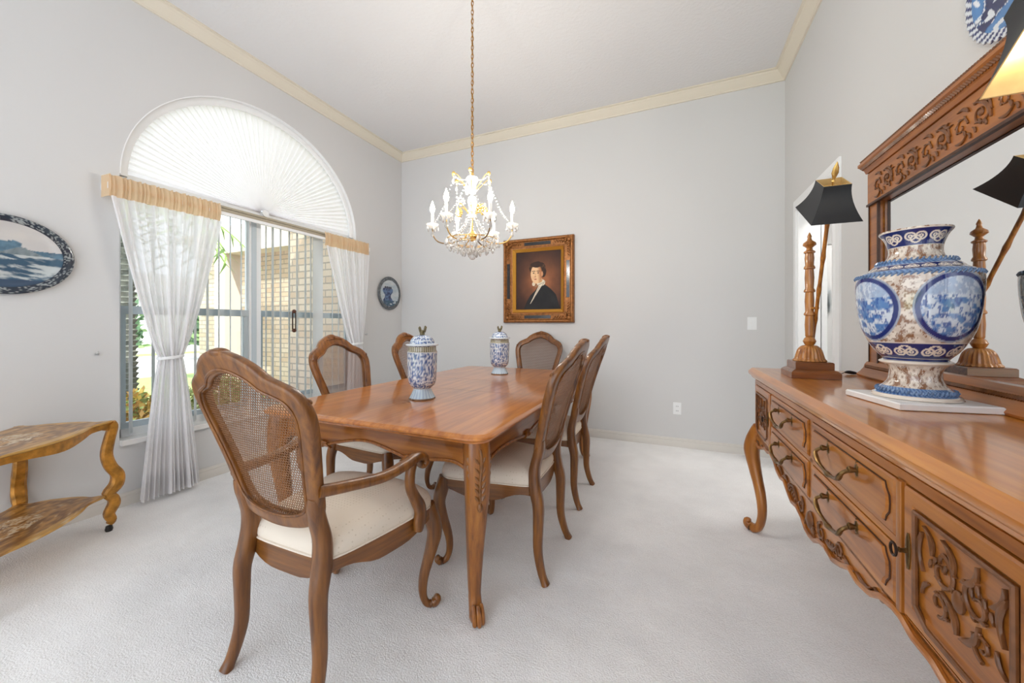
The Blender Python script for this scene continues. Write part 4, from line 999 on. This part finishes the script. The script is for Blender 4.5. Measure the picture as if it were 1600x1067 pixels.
vp = [(.02, 0), (.094, 0), (.098, .004), (.096, .010), (.086, .016), (.082, .026), (.072, .036), (.062, .050), (.058, .070), (.060, .090), (.070, .104), (.079, .108), (.081, .114), (.072, .120), (.074, .126), (.092, .148), (.108, .178), (.122, .215), (.131, .260), (.136, .310), (.138, .350), (.1375, .378), (.134, .384), (.128, .388), (.122, .397), (.110, .404), (.102, .412), (.094, .420), (.082, .430), (.070, .437), (.062, .447), (.059, .465), (.062, .485), (.070, .508), (.079, .522), (.081, .527), (.078, .529), (.066, .512), (.055, .48), (.052, .45)]
vp = [(p[0], p[1]) for p in spl(vp, 11)]
MED0 = math.atan2(-1.575, -.70) + .66
M().lathe(vp, 600).build('vase_body', m_porc, vs, 60, vase_paint)
be = M()
m_rope = mat('blue_rope_glaze', lin((104, 132, 170)), .2, var=.35, vscale=60, coat=.4)
for z0, r0, nn_ in ((.022, .086, 46), (.384, .1355, 64), (.428, .086, 44)):
    be = M()
    for k in range(nn_):
        a = 2 * PI * k / nn_; a2 = a + .09; be.sweep([(r0 * math.cos(a), r0 * math.sin(a), z0 - .007), ((r0 + .002) * math.cos((a + a2) / 2), (r0 + .002) * math.sin((a + a2) / 2), z0), (r0 * math.cos(a2), r0 * math.sin(a2), z0 + .007)], [.002, .0038, .002], n=6, ref=(math.cos(a), math.sin(a), 0))
    be.build('rope_band', m_rope, vs)

# ------------------------------------------------------------------ lamps
def make_lamp(label, loc, sgn, lit, up=.03):
    """arm leans toward local -y*sgn"""
    t = thing('table_lamp', label, 'lamp', loc, 0, 'gilt bamboo lamps on the sideboard')
    M().mould([(-.092, -.092), (.092, -.092), (.092, .092), (-.092, .092)], [(0, 0), (0, .026), (.004, .031), (.010, .036), (.020, .040), (.020, .070), (.024, .074), (.05, .074)]).build('base', m_lampw, t, 30)
    M().lathe([(p[0], p[1]) for p in spl([(.02, .074), (.060, .074), (.062, .080), (.056, .088), (.051, .108), (.044, .130), (.030, .146), (.016, .150)], 4)], 96, fl=.03, nf=24).build('reeded_dome', m_bamboo, t)
    c = [(.014, .148), (.020, .154), (.026, .168), (.020, .182), (.014, .188), (.017, .195)]
    for z, h_ in ((.195, .105), (.305, .105), (.415, .105), (.525, .07)): c += [(.0165, z + .004), (.0185, z + h_ * .5), (.0165, z + h_ - .012), (.022, z + h_ - .008), (.022, z + h_ - .002)]
    c += [(.013, .600), (.011, .610), (.026, .624), (.024, .634), (.010, .646), (.007, .658), (.009, .664), (.004, .678), (.001, .684)]
    M().lathe(c, 24).build('column', m_bamboo, t)
    ay = lambda s_: (.034 - .036 * s_, -sgn * (-.09 + .32 * s_), .135 + .54 * s_)
    pts = [ay(k / 20) for k in range(21)]
    M().sweep(pts, [.0075 + (.0025 if k % 5 == 0 else 0) for k in range(21)], n=10, ref=(1, 0, 0)).ball(ay(0), .012, 8, (1, 1.4, 1)).lathe([(0, 0), (.005, 0), (.005, .03), (0, .03)], 8, (.0, -sgn * .02 if 0 else -sgn * (-.09 + .32 * .35), .135 + .54 * .35), (1, 0, 0)).build('slanted_arm', m_bamboo, t)
    # tilted pagoda shade
    ax = Vector((0, -sgn * .36, .56)).normalized(); bc = Vector(ay(1.0)) - ax * .02 + Vector((0, 0, up)); sh = Vector((1, 0, 0)); dp = ax.cross(sh)
    hb, db, ht, dt, H_ = .082, .125, .044, .056, .130
    def sect(s_, e=0):
        k = (1 - s_) ** 1.9; a = lerp(ht, hb, k) - e; b = lerp(dt, db, k) - e; R = []
        for sx, sy in ((-1, -1), (1, -1), (1, 1), (-1, 1)):
            R.append(bc + sh * sx * a + dp * sy * b + ax * H_ * s_)
        return R
    o_ = M(); o_.rings([sect(k / 10) for k in range(11)], cap=False); o_.rings([sect(k / 10, .0012) for k in range(11)], cap=False) if 0 else None
    so_ = o_.build('lamp_shade', m_shade, t, 25)
    i_ = M(); i_.rings([sect(k / 10, .0022) for k in range(11)], cap=False); i_.rings([sect(0), sect(0, .0022)], cap=False); i_.rings([sect(1), sect(1, .0022)], cap=False); i_.build('shade_lining', m_lining, so_, 25)
    w_ = M(); top = bc + ax * H_
    for sx in (-1, 1): w_.sweep([tuple(top - ax * .012), tuple(top - ax * .012 + sh * sx * ht)], .0015, n=6, ref=(0, 0, 1))
    w_.sweep([tuple(bc + ax * .02), tuple(top + ax * .004)], .003, n=6, ref=(1, 0, 0)); w_.build('shade_carrier', m_gold, so_)
    fi = M(); b0 = top + ax * .002; Q = [tuple(b0 + ax * q * 1.35) for q in (0, .006, .012, .024, .038, .05, .056)]
    fi.sweep(Q, [.006, .004, .007, .012, .010, .004, .001], [.006, .004, .004, .006, .005, .003, .001], 10, ref=tuple(dp)); fi.build('finial', m_gold, so_)
    bl = M(); bp_ = bc + ax * .05; bl.sweep([tuple(bp_ + ax * q) for q in (-.02, .0, .02, .035, .05, .06)], [.012, .014, .026, .029, .020, .004], n=12, ref=(1, 0, 0))
    bl.build('bulb', m_bulb if lit else m_candle, t)
    if lit:
        l = bpy.data.lights.new('lamp_bulb_light', 'POINT'); l.energy = lit; l.color = (1, .86, .66); l.shadow_soft_size = .028
        q = bpy.data.objects.new('lamp_bulb_light', l); q.location = bp_ + ax * .075; COL.objects.link(q); q.parent = t
    return t
make_lamp('gilt bamboo lamp with a tilted black shade at the far end of the sideboard', (.600, 2.185, ZT + .001), 1, 0, .055)
make_lamp('gilt bamboo lamp with a lit black shade at the foreground end of the sideboard', (.600, .640, ZT + .001), -1, 4, .065)
cd = M(); Q = spl([(.70, 2.23, ZT + .008), (.75, 2.30, ZT + .006), (.80, 2.36, ZT + .012), (.845, 2.36, ZT + .006), (.868, 2.30, ZT + .006)], 8)
cdo = thing('lamp_cord', 'thin brown lamp cord with a black inline switch beside the mirror base', 'cord'); cd.sweep(Q, .0022, n=6, ref=(0, 0, 1)); cd.build('cord', mat('brown_cord', lin((84, 62, 40)), .5), cdo)
M().sweep([Q[14], Q[16], Q[18], Q[21], Q[23]], [.004, .009, .010, .009, .004], [.004, .008, .009, .008, .004], 8, ref=(0, 0, 1)).build('inline_switch', m_black, cdo)

# ------------------------------------------------------------------ gilt side table by the left wall
def console_paint(co):
    x, y, z = co.T
    n = fbm(x * 26, y * 60 + z * 3, 5); c = mixc(np.array(lin((122, 80, 34))), np.array(lin((190, 140, 72))), sstep(.3, .75, n)); c = mixc(c, np.array(lin((226, 178, 92))), ((np.abs(x) > .335) | (np.abs(y) > .185)) * .5)
    c = mixc(c, np.array(lin((232, 210, 170))), (vnoise(x * 90, y * 90 + z * 60) > .88) * .5)
    q = np.hypot(x / .17, y / .09); f = fbm(x * 45, y * 45, 3)
    c = np.where(((q < 1) & (np.abs(f - .5) < .07))[:, None], np.array(lin((214, 196, 166))), c)
    return c
m_gilt = painted('gilt_lacquer', .35, .3, .15, bump=(50, .15))
m_giltmat = mat('gilt_leg', lin((188, 130, 50)), .38, metal=.35, var=.5, vscale=26)
CT = thing('gilt_side_table', 'two-tier antique gilt side table with wavy legs below the oval platter', 'side table', (-2.885, .66, 0), math.radians(-50))
A_, B_ = .37, .205
def wavy(s):
    o = []
    for a, b, nx, ny in (((-A_, -B_), (A_, -B_), 0, -1), ((A_, -B_), (A_, B_), 1, 0), ((A_, B_), (-A_, B_), 0, 1), ((-A_, B_), (-A_, -B_), -1, 0)):
        L_ = abs(b[0] - a[0]) + abs(b[1] - a[1])
        for k in range(24):
            t = k / 24; off = (.028 if L_ > .5 else .014) * (math.exp(-((t - .5) / .22) ** 2)) - .02 * math.exp(-((t - .16) / .09) ** 2) - .02 * math.exp(-((t - .84) / .09) ** 2)
            o.append((s * (lerp(a[0], b[0], t) + nx * off), s * (lerp(a[1], b[1], t) + ny * off)))
    return o
def tier(name, z, th, s):
    m = M(); ol = wavy(s); c_ = [(0, 0)]
    m.mould(ol, [(.006, z - th), (0, z - th + .004), (0, z - .006), (.004, z)])
    R = [[(p[0] * q, p[1] * q, z + .0002) for p in ol] for q in np.linspace(.985, .02, 60)]
    m.rings(R, cap=False); return m.build(name, m_gilt, CT, 30, console_paint)
tier('tabletop', .632, .014, 1.0); tier('lower_shelf', .215, .014, .95)
m = M(); ol = wavy(.985); ol = ol + [ol[0]]; n_ = len(ol)
zb_ = [.575 + .018 * math.cos(4 * 2 * PI * (i % 24) / 24 / 2) for i in range(n_)]; zb_ = [.592 - .024 * math.exp(-(((i % 24) / 24 - .5) / .2) ** 2) - .012 * (1 if (i % 24) in (0, 1, 23) else 0) for i in range(n_)]
m.strip(ol, .619, zb_, .018, 1); m.build('apron', m_giltmat, CT, 40)
for sx in (-1, 1):
    for sy in (-1, 1):
        ox, oy = sx * (A_ - .018), sy * (B_ - .018); dv = Vector((sx, sy, 0)).normalized()
        def q_(d, z): return (ox + dv.x * d, oy + dv.y * d, z)
        P = spl([q_(.010, .614), q_(.020, .59), q_(.006, .52), q_(-.004, .44), q_(.012, .37), q_(.040, .315), q_(.036, .26), q_(.004, .215), q_(.022, .185), q_(.026, .15), q_(.006, .10), q_(.016, .06), q_(.006, .04)], 4)
        n_ = len(P); r_ = [float(np.interp(i / (n_ - 1), [0, .1, .3, .5, .65, .75, .9, 1], [.026, .022, .026, .030, .024, .026, .022, .014])) for i in range(n_)]
        lg = M().sweep(P, r_, r_, 8, ref=(dv.x, dv.y, 0), pw=3.5).build('leg', m_giltmat, CT, 30)
        M().lathe([(0, 0), (.014, 0), (.018, .012), (.014, .03), (0, .034)], 14, (P[-1][0], P[-1][1], 0.0)).build('caster', mat('caster_black', (.015, .012, .01), .3), lg)

# ------------------------------------------------------------------ chandelier
CX, CY = -1.205, 2.149
CHN = thing('chandelier', 'gilt and crystal chandelier with six candle bulbs on a long chain over the table', 'chandelier', (CX, CY, 0))
m = M()
zz = 2.19; k = 0
while zz < CH - .05:
    a = (k % 2) * PI / 2; rx = .0085; rz = .019
    m.sweep([(rx * math.cos(t_) * math.cos(a), rx * math.cos(t_) * math.sin(a), zz + rz * math.sin(t_)) for t_ in [2 * PI * q / 12 for q in range(12)]], .0024, n=6, ref=(math.sin(a), -math.cos(a), 0), closed=True); zz += .029; k += 1
m.sweep([(.004 * math.sin(q * 1.3), .006 * math.cos(q * .9), 2.19 + q * (CH - 2.23) / 40) for q in range(41)], .002, n=5, ref=(1, 0, 0))
m.build('chain', mat('chain_antique_gold', lin((176, 130, 66)), .35, metal=.8), CHN)
M().lathe([(0, CH), (.06, CH), (.058, CH - .01), (.03, CH - .03), (.008, CH - .05), (0, CH - .05)], 24).build('ceiling_canopy', m_gold, CHN)
M().lathe([(0, 2.19), (.006, 2.185), (.012, 2.17), (.010, 2.15), (.005, 2.14), (.005, 1.80), (.02, 1.79), (.028, 1.775), (.05, 1.765), (.052, 1.755), (.02, 1.745), (.008, 1.73), (0, 1.73)], 20).build('center_stem', m_gold, CHN)
M().lathe([(.006, 2.155), (.034, 2.150), (.040, 2.135), (.026, 2.11), (.022, 2.09), (.030, 2.065), (.018, 2.045), (.008, 2.04)], 24, fl=.08, nf=8).build('glass_vase_upper', m_milk, CHN)
M().lathe([(.006, 2.03), (.024, 2.02), (.030, 1.99), (.022, 1.95), (.016, 1.93), (.026, 1.905), (.022, 1.885), (.008, 1.88)], 24, fl=.08, nf=8).build('glass_vase_lower', m_milk, CHN)
pend = None
def pendant_mesh():
    m = M(); m.lathe([(0, 0), (.003, -.002), (.0085, -.020), (.0095, -.027), (.006, -.036), (0, -.040)], 8); return m.mesh('crystal_pendant', m_crystal, 0)
pm = pendant_mesh()
def pendant(par, x, y, z, s_=1):
    o = bpy.data.objects.new('crystal_pendant', pm); COL.objects.link(o); o.location = (x, y, z); o.scale = (s_, s_, s_); o.rotation_euler = (0, 0, random.random() * 3); o.parent = par
def beads(m, a, b, n, sag, r=.0055):
    for k in range(n + 1):
        t = k / n; m.ball((lerp(a[0], b[0], t), lerp(a[1], b[1], t), lerp(a[2], b[2], t) - sag * 4 * t * (1 - t)), r, 6)
YW = YAW
for k in range(6):
    a = YW + k * PI / 3; ca, sa = math.cos(a), math.sin(a); R_ = .262
    arm = M(); pts = spl([(.02, 1.765), (.06, 1.745), (.11, 1.725), (.17, 1.715), (.225, 1.728), (.255, 1.765), (.262, 1.815)], 5)
    arm.sweep([(r * ca, r * sa, z) for r, z in pts], .0042, n=8, ref=(-sa, ca, 0)); ao = arm.build('arm', m_brass if k % 2 else m_gold, CHN)
    c_ = (R_ * ca, R_ * sa, 0)
    M().lathe([(0, 1.815), (.008, 1.815), (.022, 1.822), (.037, 1.838), (.039, 1.843), (.022, 1.834), (.01, 1.832), (0, 1.832)], 20, c_, fl=.06, nf=10).build('bobeche', m_milk, ao)
    M().lathe([(0, 1.832), (.0095, 1.832), (.0095, 1.912), (0, 1.914)], 12, c_).build('candle', m_candle, ao)
    M().lathe([(0, 1.912), (.007, 1.914), (.0145, 1.930), (.0165, 1.944), (.012, 1.962), (.005, 1.982), (.001, 1.994)], 14, c_).build('bulb', m_bulb, ao)
    l = bpy.data.lights.new('candle_bulb_light', 'POINT'); l.energy = 5.2; l.color = (1, .95, .88); l.shadow_soft_size = .02
    q = bpy.data.objects.new('candle_bulb_light', l); q.location = (c_[0], c_[1], 1.95); COL.objects.link(q); q.parent = CHN; q.location.z = 2.01
    for j in range(5):
        b_ = 2 * PI * j / 5 + k; pendant(ao, c_[0] + .036 * math.cos(b_), c_[1] + .036 * math.sin(b_), 1.828, .8)
    pendant(ao, c_[0], c_[1], 1.80, 1.1)
    # upper scroll with gilt finial and bead swags
    a2 = a + PI / 6; c2, s2 = math.cos(a2), math.sin(a2)
    u = M(); u.sweep([(r * c2, r * s2, z) for r, z in spl([(.02, 2.06), (.06, 2.10), (.10, 2.145), (.125, 2.152), (.135, 2.135), (.125, 2.12)], 4)], .0028, n=6, ref=(-s2, c2, 0)); v_ = M(); v_.sweep([(r * c2, r * s2, z) for r, z in spl([(.02, 1.90), (.05, 1.94), (.085, 1.965), (.105, 1.95), (.095, 1.93), (.08, 1.935)], 4)], .003, n=6, ref=(-s2, c2, 0))
    v_.build('lower_scroll', m_gold, CHN)
    u.ball((.13 * c2, .13 * s2, 2.15), .012, 8, (1, 1, 1.2)); uo = u.build('upper_scroll', m_gold, CHN)
    a3 = a + PI / 3
    for p0, p1, nb_, sg_ in (((.13 * c2, .13 * s2, 2.13), (R_ * ca * .95, R_ * sa * .95, 1.85), 16, .04), ((.02 * c2, .02 * s2, 2.14), (.13 * c2, .13 * s2, 2.14), 8, .02), ((.10 * c2, .10 * s2, 1.96), (.14 * ca, .14 * sa, 1.74), 10, .03), ((R_ * ca * .6, R_ * sa * .6, 1.72), (R_ * math.cos(a3) * .6, R_ * math.sin(a3) * .6, 1.72), 12, .035)):
        b_ = M(); beads(b_, p0, p1, nb_, sg_); b_.build('bead_swag', m_crystal, uo)
    pendant(uo, .132 * c2, .132 * s2, 2.12, 1.0); pendant(uo, .10 * c2, .10 * s2, 1.93, 1.0)
# florets of beads round the stem
for k in range(7):
    b_ = M(); a = YAW + 2 * PI * k / 7; rr_ = .075 + .03 * (k % 2); z0 = 1.93 + .05 * (k % 3)
    for j in range(9): t_ = 2 * PI * j / 9; b_.ball(((rr_ + .022 * math.cos(t_)) * math.cos(a), (rr_ + .022 * math.cos(t_)) * math.sin(a), z0 + .024 * math.sin(t_)), .008, 6)
    b_.ball((rr_ * math.cos(a), rr_ * math.sin(a), z0), .010, 6); b_.build('bead_floret', m_crystal if k % 3 else m_gold, CHN)
for k in range(12):
    a = YAW + 2 * PI * k / 12; b_ = M(); beads(b_, (.03 * math.cos(a), .03 * math.sin(a), 1.88), (.165 * math.cos(a), .165 * math.sin(a), 1.745), 12, .03, .0062); b_.build('crystal_strand', m_crystal, CHN)
# basket of crystals below
cc = M(); rc = random.Random(9)
for k in range(16):
    a = 2 * PI * k / 16
    b_ = M(); beads(b_, (.155 * math.cos(a), .155 * math.sin(a), 1.735), (.02 * math.cos(a), .02 * math.sin(a), 1.655), 12, .02, .006); b_.build('crystal_strand', m_crystal, CHN)
for r_, n_, z_ in ((.175, 18, 1.735), (.145, 14, 1.705), (.10, 10, 1.685), (.05, 6, 1.67)):
    for k in range(n_): a = 2 * PI * k / n_ + r_ * 9; pendant(CHN, r_ * math.cos(a), r_ * math.sin(a), z_, 1.0 + .15 * math.sin(k * 3))
for r_, z_ in ((.17, 1.735), (.12, 1.715)):
    cc.sweep([(r_ * math.cos(t_), r_ * math.sin(t_), z_) for t_ in [2 * PI * q / 32 for q in range(32)]], .003, n=6, ref=(0, 0, 1), closed=True)
cc.build('basket_ring', m_gold, CHN)
M().ball((0, 0, 1.628), .021, 10).build('crystal_ball', m_crystal, CHN)

# ------------------------------------------------------------------ wall fittings
sw = thing('light_switch', 'white rocker light switch on the back wall near the sideboard', 'light switch', (.666, BW, 1.195))
M().box((-.036, -.006, -.058), (.036, 0, .058), .002).build('cover_plate', m_white, sw); M().box((-.016, -.010, -.033), (.016, -.005, .033), .002).build('rocker', m_white, sw)
ol_ = thing('wall_outlet', 'white double power outlet low on the back wall', 'outlet', (.046, BW, .371))
M().box((-.036, -.006, -.058), (.036, 0, .058), .002).build('cover_plate', m_white, ol_)
m = M()
for z in (-.022, .022): m.box((-.008, -.0075, z - .006), (-.005, -.005, z + .006)); m.box((.005, -.0075, z - .006), (.008, -.005, z + .006))
m.build('socket_slot', m_black, ol_, 0)
for lab, y, z in (('small metal hook on the wall between the oval platter and the window', 1.115, 1.00), ('small metal hook on the wall below the small figure plate', 3.33, 1.07)):
    h = M(); h.lathe([(0, 0), (.008, 0), (.006, .006), (0, .008)], 12, (LW, y, z), (1, 0, 0)); h.sweep(spl([(LW + .005, y, z), (LW + .022, y, z - .004), (LW + .026, y, z + .010), (LW + .020, y, z + .016)], 4), .003, n=6, ref=(0, 1, 0))
    tag(h.build('wall_hook', mat('hook_metal', (.5, .5, .5), .3, metal=.9), None), lab, 'hook', 'wall hooks')

# ------------------------------------------------------------------ outside
GZ = -.12
m_lawn = mat('lawn_grass', lin((150, 168, 104)), .95, var=.25, vscale=8)
m_road = mat('pale_concrete', (.62, .60, .57), .9)
m_mulch = mat('bark_mulch', lin((122, 98, 86)), .95, var=.5, vscale=30)
def ground(name, x0, x1, y0, y1, z, mt): return struct(M().box((x0, y0, z - .1), (x1, y1, z)).build(name, mt, None, 0))
ground('ground', -40, LW - TH, -30, 30, GZ, m_lawn)
ground('garden_bed', -6.0, LW - TH - .01, -4, 3.9, GZ + .02, m_mulch); ground('driveway', -9.4, -6.9, -30, 2.8, GZ + .015, m_road); ground('street', -20, -12, -30, 30, GZ + .015, m_road)
b_sun = brick('pale_brick', lin((226, 206, 186)), lin((212, 184, 158)), lin((172, 156, 142)))
m_trim = mat('stucco_trim', lin((222, 206, 192)), .9)
PO = thing('brick_portico', 'pale brick entry porch of the house seen through the window', 'building')
M().box((-4.62, 3.35, GZ), (LW - TH - .02, 3.60, 3.3)).build('front_wall', b_sun, PO, 0)
a = M(); a.box((-9.1, 4.6, GZ), (LW - TH - .02, 4.85, 2.75)); a.build('recessed_wall', b_sun, PO, 0)
M().box((-7.9, 3.9, 2.40), (-4.6, 4.15, 2.85)).build('beam', m_trim, PO, 0)
M().box((-7.27, 3.9, GZ), (-6.98, 4.15, 2.4)).build('pillar', m_trim, PO, 0)
M().box((-9.4, 4.3, 2.86), (LW - TH - .02, 6.5, 2.95)).build('roof_edge', mat('roof_tile', lin((200, 176, 150)), .8), PO, 0)
def shrub(label, loc, rx, rz_, n, cols, seed, ls=.05, group=None, cat='shrub', name='garden_shrub'):
    rr = random.Random(seed); t = thing(name, label, cat, loc, 0, group)
    for ci, cl in enumerate(cols):
        m = M()
        for k in range(n // len(cols)):
            a, b = rr.uniform(0, 2 * PI), rr.uniform(-.2, 1); q = rr.uniform(.55, 1) ; s_ = math.sqrt(max(0, 1 - b * b))
            c = Vector((rx * q * s_ * math.cos(a), rx * q * s_ * math.sin(a), rz_ * (.2 + .8 * max(0, b) * q)))
            d = Vector((rr.uniform(-1, 1), rr.uniform(-1, 1), rr.uniform(-.2, 1))).normalized(); e = d.orthogonal().normalized(); L_ = ls * rr.uniform(.7, 1.4)
            m.add([c, c + d * L_ * .5 + e * L_ * .25, c + d * L_, c + d * L_ * .5 - e * L_ * .25], [(0, 1, 2, 3)])
        m.build('foliage', mat('leaf_%s_%d' % (name, seed * 10 + ci), lin(cl), .6), t, 0)
    M().sweep([(0, 0, 0), (0, 0, rz_ * .5)], .02, n=6, ref=(1, 0, 0)).build('stem', m_mulch, t)
    return t
YE = [(222, 190, 90), (206, 160, 84), (150, 164, 88)]; GR = [(176, 186, 120), (140, 158, 92), (206, 200, 150)]; DG = [(110, 140, 100), (90, 122, 90), (140, 168, 112)]
shrub('yellow croton shrub in the bed outside, left of the tied curtain', (-4.25, 1.66, GZ), .28, .75, 2600, YE, 1, .055)
shrub('pale green shrub outside, just left of the tied curtain', (-4.85, 2.28, GZ), .28, .62, 2200, GR, 2, .05)
shrub('pale green shrub outside, between the tied curtain and the armchair', (-5.2, 2.95, GZ), .33, .70, 2400, GR, 3, .05)
shrub('dark green tree across the street beyond the brick porch', (-16, 9.2, GZ), 1.3, 3.0, 4500, DG, 4, .22, cat='tree', name='street_tree')
shrub('tall green tree across the street left of the palm trunk', (-14.5, 4.6, GZ), 1.2, 3.6, 4500, DG, 5, .22, cat='tree', name='street_tree')
pl = thing('palm_tree', 'palm with a rough grey trunk at the left edge of the window', 'palm tree', (-5.6, 2.12, GZ))
pr = [(.10, 0)]
for k in range(44): pr += [(.105 - .001 * k, .06 * k + .01), (.125 - .001 * k, .06 * k + .045), (.10 - .001 * k, .06 * k + .058)]
pr += [(.03, 2.68)]
M().lathe(pr, 14, fl=.05, nf=7).build('trunk', mat('palm_bark', lin((126, 128, 122)), .95, var=.4, vscale=25), pl)
fo = M(); rr = random.Random(3)
for k in range(16):
    a = 2 * PI * k / 16 + rr.uniform(-.1, .1); L_ = rr.uniform(.9, 1.3)
    Q = [Vector((L_ * t_ * math.cos(a), L_ * t_ * math.sin(a), 2.68 + .55 * t_ - 1.1 * t_ * t_)) for t_ in np.linspace(0, 1, 14)]
    fo.sweep([tuple(q) for q in Q], .008, n=4, ref=(0, 0, 1)); sd_ = Vector((-math.sin(a), math.cos(a), 0))
    for i in range(1, 14):
        for sg in (-1, 1): q = Q[i]; e = q + sd_ * sg * .22 + Vector((0, 0, -.12)); d_ = (Q[i] - Q[i - 1]).normalized() * .02; fo.add([q - d_, q + d_, e + d_ * 2], [(0, 1, 2)])
fo.build('fronds', mat('palm_frond', lin((140, 176, 92)), .6), pl, 0)
nh = thing('neighbor_house', 'white single-storey house across the street', 'house', (-25, 9.0, GZ))
M().box((-3, -4, 0), (3, 8, 2.6)).build('wall', mat('white_stucco', (.8, .8, .78), .9), nh, 0); M().add([(-3.4, -4.4, 2.6), (3.4, -4.4, 2.6), (3.4, 8.4, 2.6), (-3.4, 8.4, 2.6), (0, -1, 4.0), (0, 5, 4.0)], [(0, 1, 4), (1, 2, 5, 4), (2, 3, 5), (3, 0, 4, 5), (0, 3, 2, 1)]).build('roof', mat('grey_roof', lin((150, 146, 140)), .9), nh, 0)
